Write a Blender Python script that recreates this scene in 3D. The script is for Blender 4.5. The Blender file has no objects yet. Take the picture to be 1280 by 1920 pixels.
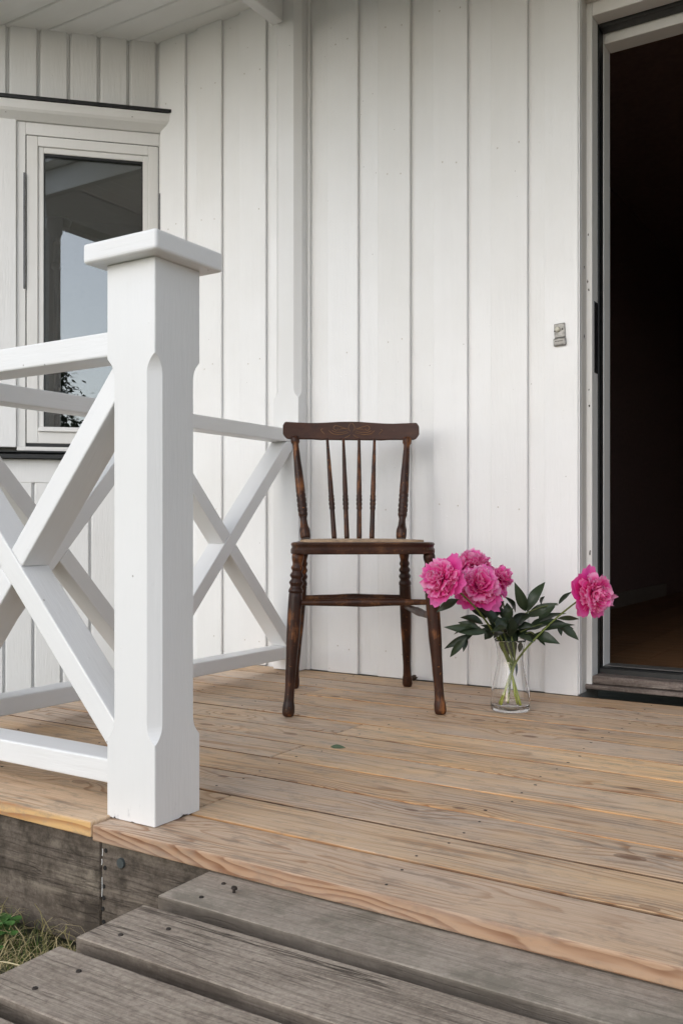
import bpy, bmesh, math, random
from mathutils import Vector, Matrix
R = math.radians
sc = bpy.context.scene
col = sc.collection

# ------------------------------------------------------------------ camera
cam = bpy.data.cameras.new('camera')
cam.sensor_fit = 'HORIZONTAL'; cam.sensor_width = 24.0
cam.lens = 1737.0 / 1280.0 * 24.0
cam.shift_y = 34.0 / 1280.0
cam.clip_start = 0.02; cam.clip_end = 2000
cam.dof.use_dof = True; cam.dof.focus_distance = 2.2; cam.dof.aperture_fstop = 22.0
co = bpy.data.objects.new('camera', cam); col.objects.link(co)
co.location = (0, 0, 0.5); co.rotation_euler = (R(90), 0, R(32.27))
sc.camera = co

# ------------------------------------------------------------------ light
SUN_DIR = Vector((-0.06, -0.85, 0.45)).normalized()      # towards the sun, behind cloud
world = bpy.data.worlds.new('World'); sc.world = world; world.use_nodes = True
wn = world.node_tree; wn.nodes.clear()
sky = wn.nodes.new('ShaderNodeTexSky'); sky.sky_type = 'NISHITA'; sky.sun_disc = False
sky.sun_elevation = math.asin(SUN_DIR.z); sky.sun_rotation = math.atan2(SUN_DIR.x, SUN_DIR.y)
sky.air_density = 1.0; sky.dust_density = 1.0; sky.ozone_density = 1.0
hs = wn.nodes.new('ShaderNodeHueSaturation'); hs.inputs['Saturation'].default_value = 0.52
bg = wn.nodes.new('ShaderNodeBackground'); bg.inputs['Strength'].default_value = 0.15
wo = wn.nodes.new('ShaderNodeOutputWorld')
wn.links.new(sky.outputs[0], hs.inputs['Color']); wn.links.new(hs.outputs[0], bg.inputs[0]); wn.links.new(bg.outputs[0], wo.inputs[0])
sl = bpy.data.lights.new('sun', 'SUN'); sl.energy = 0.6; sl.angle = R(120); sl.color = (1.0, 0.99, 0.975)
so = bpy.data.objects.new('sun', sl); col.objects.link(so); so.location = (-6, -6, 9)
so.rotation_euler = (-SUN_DIR).to_track_quat('-Z', 'Y').to_euler()
sc.view_settings.view_transform = 'Standard'; sc.view_settings.look = 'None'
sc.view_settings.gamma = 1.0; sc.view_settings.use_curve_mapping = False
sc.view_settings.exposure = 0.76
sc.cycles.max_bounces = 10; sc.cycles.transmission_bounces = 10; sc.cycles.transparent_max_bounces = 16
sc.cycles.adaptive_threshold = 0.015; sc.cycles.glossy_bounces = 6; sc.cycles.diffuse_bounces = 5

# ------------------------------------------------------------------ material helper
class NT:
    def __init__(self, name):
        self.m = bpy.data.materials.new(name); self.m.use_nodes = True
        self.t = self.m.node_tree; self.t.nodes.clear()
        self.out = self.n('ShaderNodeOutputMaterial')
    def n(self, ty, **kw):
        nd = self.t.nodes.new(ty)
        for k, v in kw.items(): setattr(nd, k, v)
        return nd
    def s(self, sock, v):
        if v is None: return
        if hasattr(v, 'is_output') or isinstance(v, bpy.types.NodeSocket): self.t.links.new(v, sock)
        elif isinstance(v, (tuple, list)):
            v = tuple(v)
            if sock.type == 'RGBA' and len(v) == 3: v = v + (1,)
            sock.default_value = v
        else: sock.default_value = v
    def math(self, op, a, b=None, c=None, clamp=False):
        nd = self.n('ShaderNodeMath', operation=op, use_clamp=clamp)
        for i, v in enumerate((a, b, c)): self.s(nd.inputs[i], v)
        return nd.outputs[0]
    def vm(self, op, a, b=None):
        nd = self.n('ShaderNodeVectorMath', operation=op)
        self.s(nd.inputs[0], a)
        if b is not None: self.s(nd.inputs[1], b)
        return nd.outputs['Value'] if op in ('LENGTH', 'DOT_PRODUCT', 'DISTANCE') else nd.outputs[0]
    def mix(self, f, a, b, blend='MIX'):
        nd = self.n('ShaderNodeMix', data_type='RGBA', blend_type=blend)
        self.s(nd.inputs[0], f); self.s(nd.inputs[6], a); self.s(nd.inputs[7], b)
        return nd.outputs[2]
    def noise(self, vec, scale=5, detail=3, rough=0.5, out=0):
        nd = self.n('ShaderNodeTexNoise'); self.s(nd.inputs['Vector'], vec)
        nd.inputs['Scale'].default_value = scale; nd.inputs['Detail'].default_value = detail; nd.inputs['Roughness'].default_value = rough
        return nd.outputs[out]
    def ramp(self, f, stops, interp='LINEAR'):
        nd = self.n('ShaderNodeValToRGB'); cr = nd.color_ramp; cr.interpolation = interp
        while len(cr.elements) < len(stops): cr.elements.new(0.5)
        for e, (p, c) in zip(cr.elements, stops):
            e.position = p; e.color = (c, c, c, 1) if isinstance(c, (int, float)) else tuple(c) + (1,)
        self.s(nd.inputs[0], f); return nd.outputs[0]
    def map(self, v, a, b, c=0.0, d=1.0, smooth=False):
        nd = self.n('ShaderNodeMapRange', clamp=True)
        if smooth: nd.interpolation_type = 'SMOOTHSTEP'
        for i, x in enumerate((v, a, b, c, d)): self.s(nd.inputs[i], x)
        return nd.outputs[0]
    def sep(self, v):
        nd = self.n('ShaderNodeSeparateXYZ'); self.s(nd.inputs[0], v); return nd.outputs
    def comb(self, x, y, z):
        nd = self.n('ShaderNodeCombineXYZ')
        for i, v in enumerate((x, y, z)): self.s(nd.inputs[i], v)
        return nd.outputs[0]
    def coords(self):
        """object coordinates shifted by a per-object random amount, so that no two boards match"""
        tc = self.n('ShaderNodeTexCoord'); oi = self.n('ShaderNodeObjectInfo'); self.rand = oi.outputs['Random']
        self.P = tc.outputs['Object']; self.Nrm = tc.outputs['Normal']
        off = self.comb(self.math('MULTIPLY', self.rand, 71.3), self.math('MULTIPLY', self.rand, 37.7), self.math('MULTIPLY', self.rand, 19.1))
        self.Q = self.vm('ADD', self.P, off); return self.Q
    def bump(self, h, strength=0.3, dist=0.01, normal=None):
        nd = self.n('ShaderNodeBump'); nd.inputs['Strength'].default_value = strength; nd.inputs['Distance'].default_value = dist
        self.s(nd.inputs['Height'], h); self.s(nd.inputs['Normal'], normal); return nd.outputs[0]
    def pbr(self, color, rough=0.5, normal=None, **kw):
        nd = self.n('ShaderNodeBsdfPrincipled'); self.s(nd.inputs['Base Color'], color); self.s(nd.inputs['Roughness'], rough)
        self.s(nd.inputs['Normal'], normal)
        for k, v in kw.items(): self.s(nd.inputs[k.replace('_', ' ')], v)
        self.t.links.new(nd.outputs[0], self.out.inputs[0]); return nd

def mat_paint(name, colr, axis='z', chips=0.25, rough=0.42, relief=1.0):
    k = NT(name); q = k.coords()
    st = {'z': (1, 1, 0.05), 'x': (0.05, 1, 1), 'y': (1, 0.05, 1)}[axis]
    grain = k.noise(k.vm('MULTIPLY', q, tuple(x * 2.2 if x < 1 else x for x in st)), 120, 2, 0.7)
    big = k.noise(q, 3.2, 3, 0.6)
    pim = k.n('ShaderNodeTexVoronoi'); k.s(pim.inputs['Vector'], q); pim.inputs['Scale'].default_value = 48
    pimh = k.math('MULTIPLY', k.map(pim.outputs['Distance'], 0.0, 0.17, 1, 0, True), k.map(k.sep(pim.outputs['Color'])[0], 0.72, 0.78))
    h = k.math('ADD', grain, k.math('MULTIPLY', pimh, 0.6))
    c = k.mix(k.map(k.math('ADD', big, k.math('MULTIPLY', k.math('SUBTRACT', k.rand, 0.5), 0.35)), 0.28, 0.78), colr, tuple(x * 0.94 * y for x, y in zip(colr, (1, 0.995, 0.98))))
    c = k.mix(k.math('MULTIPLY', k.map(k.noise(k.vm('MULTIPLY', q, st), 26, 4, 0.7), 0.5, 0.8), 0.16), c, tuple(x * 0.8 for x in colr))
    # flyspecks and chips
    sp = k.n('ShaderNodeTexVoronoi'); k.s(sp.inputs['Vector'], q); sp.inputs['Scale'].default_value = 17
    spk = k.math('MULTIPLY', k.map(sp.outputs['Distance'], 0.026, 0.040, 1, 0), k.map(k.sep(sp.outputs['Color'])[0], 0.55, 0.56))
    c = k.mix(k.math('MULTIPLY', spk, chips * 2.0, clamp=True), c, (0.20, 0.17, 0.14))
    k.pbr(c, k.map(big, 0.2, 0.8, rough - 0.06, rough + 0.12), k.bump(h, 0.50 * relief, 0.0026))
    return k.m

def mat_wood(name, lo, hi, grey, side_lo, side_hi, knot, edge_fresh=1.0, zone=0.75, freq=1.0, edge_floor=0.25, cone=0.010, warp=0.016, side_dark=1.0, lum=1.0):
    """sawn softwood, long axis x: growth rings bent round knots, grey weathering on the flat, fresher edges"""
    k = NT(name); q = k.coords(); P = k.P
    px, py, pz = k.sep(P); qx, qy, qz = k.sep(q)
    r2 = k.math('FRACT', k.math('MULTIPLY', k.rand, 7.3)); r3 = k.math('FRACT', k.math('MULTIPLY', k.rand, 13.7))
    # knots
    S = (2.3, 7.4, 1.0)
    v2 = k.comb(k.math('MULTIPLY', qx, S[0]), k.math('MULTIPLY', k.math('SUBTRACT', qy, k.math('MULTIPLY', pz, 0.35)), S[1]), 0.0)
    vo = k.n('ShaderNodeTexVoronoi', voronoi_dimensions='2D'); k.s(vo.inputs['Vector'], v2); vo.inputs['Scale'].default_value = 1; vo.inputs['Randomness'].default_value = 1
    dv = k.vm('SUBTRACT', v2, vo.outputs['Position'])
    dx, dy, dz = k.sep(dv)
    mx = k.math('DIVIDE', dx, S[0]); my = k.math('DIVIDE', dy, S[1])
    vr = k.sep(vo.outputs['Color'])
    size = k.map(vr[0], 0.20, 0.9, 0.0, 1.0)
    e = k.math('ADD', k.math('POWER', k.math('DIVIDE', mx, 0.095), 2), k.math('POWER', k.math('DIVIDE', my, 0.030), 2))
    g = k.math('MULTIPLY', k.math('POWER', 2.718, k.math('MULTIPLY', e, -1.0)), size)
    wob = k.math('MULTIPLY', k.math('SUBTRACT', k.noise(q, 70, 2), 0.5), 0.9)
    ks = k.map(vr[1], 0, 1, 0.55, 1.25)
    e2 = k.math('ADD', k.math('DIVIDE', k.math('ADD', k.math('POWER', k.math('DIVIDE', mx, 0.019), 2), k.math('POWER', k.math('DIVIDE', my, 0.0095), 2)), k.math('MULTIPLY', ks, ks)), wob)
    has = k.map(vr[0], 0.36, 0.40)
    kn = k.math('MULTIPLY', k.map(e2, 0.3, 1.1, 1, 0, True), has)
    kring = k.math('MULTIPLY', k.map(k.math('ABSOLUTE', k.math('SUBTRACT', e2, 0.9)), 0.0, 0.35, 1, 0), has)
    # growth rings: cone cut by the board
    bend = k.noise(k.comb(k.math('MULTIPLY', qx, 0.9), k.math('MULTIPLY', qy, 0.6), k.rand), 1.0, 2)
    yc = k.math('ADD', py, k.math('MULTIPLY', k.math('SUBTRACT', bend, 0.5), 0.20))
    zc = k.math('ADD', pz, k.map(r3, 0, 1, 0.03, 0.075))
    rad = k.math('SQRT', k.math('ADD', k.math('MULTIPLY', yc, yc), k.math('MULTIPLY', zc, zc)))
    rad = k.math('ADD', rad, k.math('MULTIPLY', px, cone))
    rad = k.math('ADD', rad, k.math('MULTIPLY', k.noise(k.vm('MULTIPLY', q, (3.2, 16, 16)), 1.0, 3), warp))
    rad = k.math('ADD', rad, k.math('MULTIPLY', g, 0.042))
    fr = k.math('FRACT', k.math('MULTIPLY', rad, 120.0 * freq))
    ring = k.math('MULTIPLY', k.map(fr, 0.48, 0.90, 0, 1, True), k.map(fr, 0.92, 1.0, 1, 0))
    patch = k.noise(k.vm('MULTIPLY', q, (2.6, 13, 13)), 1.0, 4, 0.6)
    rstr = k.map(k.math('ADD', k.map(patch, 0.40, 0.66), k.math('MULTIPLY', g, 1.6)), 0.0, 1.0, 0.12, 1.0)
    ring = k.math('MULTIPLY', ring, rstr)
    fib = k.noise(k.vm('MULTIPLY', q, (9, 300, 300)), 1.0, 4, 0.7)
    streak = k.noise(k.vm('MULTIPLY', q, (2.6, 42, 42)), 1.0, 5, 0.65)
    blot = k.noise(k.vm('MULTIPLY', q, (2.6, 9, 9)), 1.0, 5, 0.68)
    nx, ny, nz = k.sep(k.Nrm)
    blot = k.math('ADD', blot, k.math('MULTIPLY', k.math('SUBTRACT', r2, 0.5), 0.30))
    base = k.mix(k.rand, lo, hi)
    base = k.mix(k.map(blot, 0.30, 0.66, 0, zone), base, grey)
    base = k.mix(k.map(streak, 0.50, 0.72, 0, 0.26), base, tuple(x * 0.60 for x in grey))
    base = k.mix(k.map(streak, 0.45, 0.28, 0, 0.18), base, tuple(min(1, x * 1.2) for x in grey))
    rn = k.noise(k.vm('MULTIPLY', q, (1.7, 46, 46)), 1.0, 2, 0.5)
    line = k.math('MULTIPLY', k.map(k.math('ABSOLUTE', k.math('SUBTRACT', rn, 0.5)), 0.0, 0.030, 1, 0), k.map(patch, 0.42, 0.60))
    edge = k.math('MULTIPLY', k.map(k.math('ADD', k.math('ABSOLUTE', py), k.math('MULTIPLY', k.math('SUBTRACT', patch, 0.5), 0.05)), 0.054, 0.070), 0.35 * edge_fresh)
    base = k.mix(edge, base, side_lo)
    c = k.mix(k.math('MULTIPLY', ring, 0.85), base, k.mix(1.0, base, (0.58, 0.42, 0.30), 'MULTIPLY'))
    c = k.mix(k.math('MULTIPLY', line, 0.75), c, tuple(x * 0.42 for x in grey))
    c = k.mix(k.map(fib, 0.42, 0.66, 0, 0.45), c, k.mix(1.0, c, (0.62, 0.56, 0.50), 'MULTIPLY'))
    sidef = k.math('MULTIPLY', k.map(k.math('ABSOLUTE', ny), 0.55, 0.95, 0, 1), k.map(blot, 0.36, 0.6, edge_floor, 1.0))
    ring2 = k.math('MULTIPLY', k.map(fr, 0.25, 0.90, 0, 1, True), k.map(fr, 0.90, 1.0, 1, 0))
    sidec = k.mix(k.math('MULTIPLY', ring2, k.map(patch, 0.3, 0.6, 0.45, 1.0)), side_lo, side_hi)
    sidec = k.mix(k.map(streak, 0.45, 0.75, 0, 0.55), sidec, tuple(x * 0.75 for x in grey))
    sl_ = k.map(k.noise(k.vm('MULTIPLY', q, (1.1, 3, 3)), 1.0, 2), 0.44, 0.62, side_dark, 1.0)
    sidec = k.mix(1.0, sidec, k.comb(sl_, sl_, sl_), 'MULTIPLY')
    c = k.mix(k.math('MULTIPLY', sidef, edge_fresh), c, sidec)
    c = k.mix(k.math('MULTIPLY', kn, k.map(vr[2], 0, 1, 0.45, 0.9)), c, knot)
    c = k.mix(k.math('MULTIPLY', kring, 0.5), c, tuple(x * 0.35 for x in knot))
    # small cracks and dirt
    crk = k.map(k.noise(k.vm('MULTIPLY', q, (4.0, 95, 95)), 1.0, 3, 0.7), 0.69, 0.76)
    c = k.mix(k.math('MULTIPLY', crk, 0.65), c, (0.07, 0.05, 0.038))
    dirt = k.map(k.noise(k.vm('MULTIPLY', q, (0.45, 1, 1)), 34, 5, 0.75), 0.52, 0.68, 0, 0.60)
    c = k.mix(dirt, c, tuple(x * 0.42 for x in grey))
    c = k.mix(1.0, c, k.comb(k.map(r3, 0, 1, 0.84 * lum, 1.08 * lum), k.map(r3, 0, 1, 0.82 * lum, 1.08 * lum), k.map(r3, 0, 1, 0.81 * lum, 1.06 * lum)), 'MULTIPLY')
    k.pbr(c, k.map(streak, 0.2, 0.8, 0.5, 0.72), k.bump(fib, 0.40, 0.0014), Specular_IOR_Level=0.30)
    return k.m

def mat_weathered(name, a, b, dark, pale, moss=None, crack=1.0, grime_shade=0.0):
    k = NT(name); q = k.coords()
    bend = k.vm('ADD', q, k.comb(0.0, k.math('MULTIPLY', k.noise(k.vm('MULTIPLY', q, (1.8, 7, 7)), 1, 2), 0.06), 0.0))
    fib = k.noise(k.vm('MULTIPLY', q, (9, 170, 170)), 1.0, 3, 0.7)
    st = k.noise(k.vm('MULTIPLY', bend, (1.6, 34, 34)), 1.0, 3, 0.6)
    bl = k.noise(k.vm('MULTIPLY', q, (6, 11, 11)), 1.0, 6, 0.72)
    zn = k.noise(k.vm('MULTIPLY', q, (2.0, 9, 9)), 1.0, 3, 0.6); zone = k.map(zn, 0.44, 0.60)
    fine = k.noise(q, 120, 5, 0.78)
    c = k.mix(k.map(bl, 0.36, 0.62), a, b)
    c = k.mix(k.map(bl, 0.42, 0.24, 0, 0.85), c, dark)
    c = k.mix(k.map(fine, 0.50, 0.68, 0, 0.40), c, pale)
    c = k.mix(k.map(fine, 0.47, 0.30, 0, 0.60), c, dark)
    c = k.mix(k.math('MULTIPLY', k.map(fib, 0.48, 0.62), 0.40), c, dark)
    # bleached streaks beside the open grain
    c = k.mix(k.math('MULTIPLY', k.map(st, 0.455, 0.40), k.map(zone, 0.3, 1.0, 0, 0.80)), c, pale)
    if moss: c = k.mix(k.map(k.noise(q, 14, 5, 0.75), 0.46, 0.62, 0, 0.85), c, moss)
    # thin long cracks
    d1 = k.math('ABSOLUTE', k.math('SUBTRACT', st, 0.52)); crk = k.math('MULTIPLY', k.map(d1, 0.0, 0.020, 1, 0), k.map(zone, 0, 1, 0.22, crack))
    n2 = k.noise(k.vm('MULTIPLY', bend, (2.2, 60, 60)), 1.0, 2, 0.5)
    d2 = k.math('ABSOLUTE', k.math('SUBTRACT', n2, 0.5)); crk = k.math('MAXIMUM', crk, k.math('MULTIPLY', k.map(d2, 0.0, 0.025, 1, 0), k.map(zone, 0, 1, 0.05, 0.75 * crack)))
    c = k.mix(crk, c, tuple(x * 0.30 for x in dark))
    if grime_shade:  # shade on the side faces put into the colour, with dirt stains
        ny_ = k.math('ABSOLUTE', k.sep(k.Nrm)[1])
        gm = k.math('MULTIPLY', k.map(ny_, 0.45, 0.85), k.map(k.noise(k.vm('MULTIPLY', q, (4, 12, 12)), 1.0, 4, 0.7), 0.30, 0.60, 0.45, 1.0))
        c = k.mix(k.math('MULTIPLY', gm, grime_shade), c, tuple(x * 0.55 for x in dark))
    k.pbr(c, 0.85, k.bump(k.math('SUBTRACT', k.math('MULTIPLY', fib, 0.5), crk), 0.6, 0.0030), Specular_IOR_Level=0.20)
    return k.m

def mat_chair(name, dk, md, worn, wear=1.0, axis='z'):
    k = NT(name); q = k.coords()
    st = {'z': (1, 1, 0.12), 'x': (0.12, 1, 1)}[axis]
    g = k.noise(k.vm('MULTIPLY', q, st), 130, 4, 0.6)
    b = k.noise(q, 14, 4, 0.65); b2 = k.noise(k.vm('MULTIPLY', q, st), 42, 4, 0.7)
    geo = k.n('ShaderNodeNewGeometry')
    pt = k.map(geo.outputs['Pointiness'], 0.50, 0.56)
    c = k.mix(k.map(b, 0.35, 0.72), dk, md)
    c = k.mix(k.map(g, 0.4, 0.8, 0, 0.5), c, tuple(x * 0.45 for x in dk))
    w = k.math('MULTIPLY', k.map(k.math('ADD', k.math('MULTIPLY', b2, 0.6), k.math('MULTIPLY', b, 0.5)), 0.58, 0.70), 0.62 * wear)
    c = k.mix(w, c, worn)
    c = k.mix(k.math('MULTIPLY', k.map(k.noise(q, 95, 3, 0.6), 0.66, 0.72), 0.6 * wear), c, worn)
    k.pbr(c, k.map(b, 0.3, 0.75, 0.30, 0.50), k.bump(g, 0.12, 0.0015), Specular_IOR_Level=0.30)
    return k.m

def mat_plain(name, c, rough=0.5, metal=0.0, var=0.15, bump=0.0, scale=40):
    k = NT(name); q = k.coords()
    n = k.noise(q, scale, 4, 0.6)
    cc = k.mix(k.map(n, 0.3, 0.7), c, tuple(x * (1 - var) for x in c))
    k.pbr(cc, k.map(n, 0.2, 0.8, max(0.02, rough - 0.08), min(1, rough + 0.08)), k.bump(n, bump, 0.002) if bump else None, Metallic=metal)
    return k.m

def mat_attr(name, stops, rough, trans, tcol, streaks=26, objvar=0.0):
    """thin living tissue; colour runs from base to tip along the stored attribute t"""
    k = NT(name); q = k.coords()
    at = k.n('ShaderNodeAttribute', attribute_name='t'); av = k.n('ShaderNodeAttribute', attribute_name='v')
    n = k.noise(q, 130, 3, 0.6)
    t = k.math('ADD', at.outputs['Fac'], k.math('MULTIPLY', k.math('SUBTRACT', n, 0.5), 0.30))
    t = k.math('ADD', t, k.math('MULTIPLY', k.math('SUBTRACT', av.outputs['Fac'], 0.5), 0.35))
    if objvar: t = k.math('ADD', t, k.math('MULTIPLY', k.math('SUBTRACT', k.rand, 0.5), objvar))
    c = k.ramp(t, stops)
    d = k.n('ShaderNodeBsdfPrincipled'); k.s(d.inputs['Base Color'], c); d.inputs['Roughness'].default_value = rough
    k.s(d.inputs['Normal'], k.bump(n, 0.15, 0.001)); d.inputs['Specular IOR Level'].default_value = 0.35
    tr = k.n('ShaderNodeBsdfTranslucent'); k.s(tr.inputs['Color'], k.mix(1.0, c, tcol, 'MULTIPLY') if tcol else c)
    ms = k.n('ShaderNodeMixShader'); ms.inputs[0].default_value = trans
    k.t.links.new(d.outputs[0], ms.inputs[1]); k.t.links.new(tr.outputs[0], ms.inputs[2]); k.t.links.new(ms.outputs[0], k.out.inputs[0])
    return k.m

def mat_pane(name, ior=2.6, tint=(0.80, 0.83, 0.82)):
    k = NT(name); f = k.n('ShaderNodeFresnel'); f.inputs[0].default_value = ior
    a = k.n('ShaderNodeBsdfTransparent'); a.inputs[0].default_value = tint + (1,)
    b = k.n('ShaderNodeBsdfGlossy'); b.inputs['Roughness'].default_value = 0.0
    m = k.n('ShaderNodeMixShader'); k.t.links.new(f.outputs[0], m.inputs[0]); k.t.links.new(a.outputs[0], m.inputs[1]); k.t.links.new(b.outputs[0], m.inputs[2])
    k.t.links.new(m.outputs[0], k.out.inputs[0]); return k.m

def mat_glass(name, ior, colr=(1, 1, 1)):
    k = NT(name); k.coords()
    k.pbr(colr, 0.0, None, IOR=ior, Transmission_Weight=1.0); return k.m

M = {}
WHITE = (0.82, 0.822, 0.826)
M['wall'] = mat_paint('white_wall_paint', WHITE, 'z', 0.22)
M['paint_z'] = mat_paint('white_gloss_paint_upright', (0.755, 0.757, 0.76), 'z', 0.30, 0.38, 0.6)
M['paint_x'] = mat_paint('white_gloss_paint_along', (0.755, 0.757, 0.76), 'x', 0.30, 0.38, 0.5)
def mat_newel():
    m = mat_paint('white_gloss_paint_scuffed', (0.755, 0.757, 0.76), 'z', 0.30, 0.38, 0.45)
    t = m.node_tree; b = next(n for n in t.nodes if n.type == 'BSDF_PRINCIPLED'); src = b.inputs['Base Color'].links[0].from_socket
    k = NT.__new__(NT); k.m = m; k.t = t; q = k.coords(); x, y, z = k.sep(k.P)
    n1 = k.noise(k.vm('MULTIPLY', q, (1, 1, 0.25)), 90, 4, 0.7); n2 = k.noise(q, 30, 3, 0.6)
    hgt = k.map(z, 0.0, 0.075, 1, 0)
    sc_ = k.math('MULTIPLY', k.map(k.math('ADD', n1, k.math('MULTIPLY', hgt, 0.16)), 0.68, 0.80), k.map(n2, 0.50, 0.62))
    low = k.map(k.math('SUBTRACT', z, k.math('MULTIPLY', k.math('SUBTRACT', n2, 0.55), 0.030)), -0.0022, -0.0012, 1, 0)
    c = k.mix(k.math('MULTIPLY', sc_, k.math('MULTIPLY', hgt, 0.8)), src, (0.30, 0.31, 0.33))
    c = k.mix(low, c, (0.035, 0.028, 0.022))
    t.links.new(c, b.inputs['Base Color']); return m
M['newel'] = mat_newel()
M['ceil'] = mat_paint('white_ceiling_paint', (0.88, 0.88, 0.88), 'x', 0.12, 0.5)
M['frame'] = mat_paint('off_white_frame_paint', (0.80, 0.795, 0.785), 'z', 0.7, 0.40, 0.8)
M['jamb'] = mat_paint('greyed_jamb_paint', (0.60, 0.575, 0.54), 'z', 1.0, 0.42, 0.8)
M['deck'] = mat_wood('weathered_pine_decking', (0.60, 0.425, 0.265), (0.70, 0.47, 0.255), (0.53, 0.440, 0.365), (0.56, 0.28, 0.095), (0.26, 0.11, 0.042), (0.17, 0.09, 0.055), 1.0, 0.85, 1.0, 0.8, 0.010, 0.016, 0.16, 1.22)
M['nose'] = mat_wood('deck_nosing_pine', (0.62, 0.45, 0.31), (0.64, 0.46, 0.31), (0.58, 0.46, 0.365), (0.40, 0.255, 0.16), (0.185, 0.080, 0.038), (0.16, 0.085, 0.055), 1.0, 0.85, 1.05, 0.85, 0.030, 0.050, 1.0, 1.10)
M['nose_fresh'] = mat_wood('fresh_pine_board', (0.72, 0.51, 0.33), (0.73, 0.52, 0.335), (0.66, 0.53, 0.405), (0.64, 0.40, 0.17), (0.36, 0.155, 0.052), (0.30, 0.16, 0.09), 1.0, 0.5, 0.8, 0.9, 0.012, 0.014)
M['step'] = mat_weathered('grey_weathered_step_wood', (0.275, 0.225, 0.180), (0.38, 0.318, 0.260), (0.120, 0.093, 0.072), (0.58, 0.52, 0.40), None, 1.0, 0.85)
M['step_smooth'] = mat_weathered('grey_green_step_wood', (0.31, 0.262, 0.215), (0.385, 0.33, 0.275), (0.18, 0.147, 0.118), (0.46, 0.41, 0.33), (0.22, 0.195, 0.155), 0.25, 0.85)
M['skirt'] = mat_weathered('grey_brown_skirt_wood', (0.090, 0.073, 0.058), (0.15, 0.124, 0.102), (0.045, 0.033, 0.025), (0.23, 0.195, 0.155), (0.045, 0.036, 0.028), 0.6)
M['thresh'] = mat_weathered('worn_threshold_wood', (0.12, 0.095, 0.082), (0.22, 0.18, 0.16), (0.04, 0.028, 0.022), (0.36, 0.32, 0.29))
M['chair_z'] = mat_chair('dark_stained_wood_upright', (0.024, 0.0085, 0.0048), (0.072, 0.024, 0.010), (0.36, 0.135, 0.038))
M['chair_x'] = mat_chair('dark_stained_wood_along', (0.036, 0.0145, 0.0085), (0.085, 0.033, 0.016), (0.24, 0.11, 0.042), 0.9, 'x')
M['crest'] = mat_chair('dark_stained_crest_wood', (0.052, 0.020, 0.011), (0.085, 0.033, 0.018), (0.12, 0.055, 0.028), 0.5, 'x')
M['carve'] = mat_plain('worn_gilt_scroll', (0.26, 0.13, 0.055), 0.5, 0, 0.5)
M['seatpad'] = mat_plain('worn_plywood_seat', (0.50, 0.33, 0.20), 0.55, 0, 0.45, 0.2, 60)
M['black'] = mat_plain('black_rubber', (0.014, 0.015, 0.016), 0.45, 0, 0.3)
M['blackmetal'] = mat_plain('black_painted_metal', (0.022, 0.022, 0.024), 0.35, 0.0, 0.4, 0.1)
M['flash'] = mat_plain('grey_metal_flashing', (0.16, 0.165, 0.17), 0.4, 0.4, 0.4, 0.1)
M['alu'] = mat_plain('brushed_aluminium_strip', (0.42, 0.41, 0.40), 0.4, 0.8, 0.3)
M['iron'] = mat_plain('rusty_nail_iron', (0.045, 0.034, 0.028), 0.7, 0.3, 0.5)
M['bolt'] = mat_plain('blue_grey_bolt_iron', (0.075, 0.088, 0.090), 0.6, 0.3, 0.4)
M['void'] = mat_plain('dark_hole', (0.008, 0.007, 0.006), 0.9)
M['hall_wall'] = mat_plain('dark_hall_wall', (0.22, 0.15, 0.135), 0.9, 0, 0.2)
M['hall_trim'] = mat_plain('hall_baseboard_paint', (0.25, 0.22, 0.19), 0.6)
M['hall_floor'] = mat_wood('varnished_hall_floor', (0.21, 0.11, 0.052), (0.24, 0.125, 0.06), (0.20, 0.11, 0.055), (0.16, 0.075, 0.028), (0.09, 0.04, 0.018), (0.08, 0.04, 0.02), 0.0)
M['room'] = mat_plain('dim_room_wall', (0.28, 0.27, 0.25), 0.9)
M['lamp'] = mat_plain('grey_lamp_metal', (0.02, 0.02, 0.02), 0.5, 0.2)
M['pane'] = mat_pane('double_window_glass')
M['glass'] = mat_glass('clear_vase_glass', 1.45, (1.0, 1.0, 1.0))
M['bell'] = mat_plain('old_steel_bell_plate', (0.33, 0.32, 0.30), 0.40, 0.5, 0.6, 0.2, 90)
M['bell_light'] = mat_plain('pale_bell_push', (0.52, 0.50, 0.42), 0.4, 0.0, 0.2)
M['paper'] = mat_plain('grey_name_strip', (0.42, 0.40, 0.37), 0.5, 0, 0.1)
M['petal'] = mat_attr('pink_peony_petal', [(0.0, (0.52, 0.010, 0.16)), (0.28, (0.87, 0.040, 0.36)), (0.70, (0.96, 0.150, 0.53)), (1.0, (0.98, 0.50, 0.75))], 0.6, 0.42, None)
M['guard'] = mat_attr('magenta_outer_petal', [(0.0, (0.66, 0.018, 0.24)), (0.5, (0.90, 0.062, 0.42)), (1.0, (0.96, 0.22, 0.58))], 0.55, 0.42, None)
M['leaf'] = mat_attr('dark_peony_leaf', [(0.0, (0.011, 0.020, 0.008)), (0.5, (0.014, 0.026, 0.011)), (1.0, (0.034, 0.052, 0.026))], 0.36, 0.08, (0.6, 1.0, 0.3), objvar=1.2)
M['stem'] = mat_attr('green_flower_stem', [(0.0, (0.42, 0.46, 0.05)), (0.35, (0.16, 0.20, 0.04)), (1.0, (0.085, 0.105, 0.030))], 0.4, 0.05, None)
M['grass'] = mat_attr('grass_blades', [(0.0, (0.07, 0.085, 0.022)), (0.45, (0.10, 0.155, 0.032)), (0.72, (0.24, 0.21, 0.08)), (1.0, (0.60, 0.49, 0.27))], 0.6, 0.25, None)
M['clover'] = mat_attr('bright_weed_leaf', [(0.0, (0.05, 0.13, 0.03)), (1.0, (0.11, 0.24, 0.06))], 0.5, 0.25, None)
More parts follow.
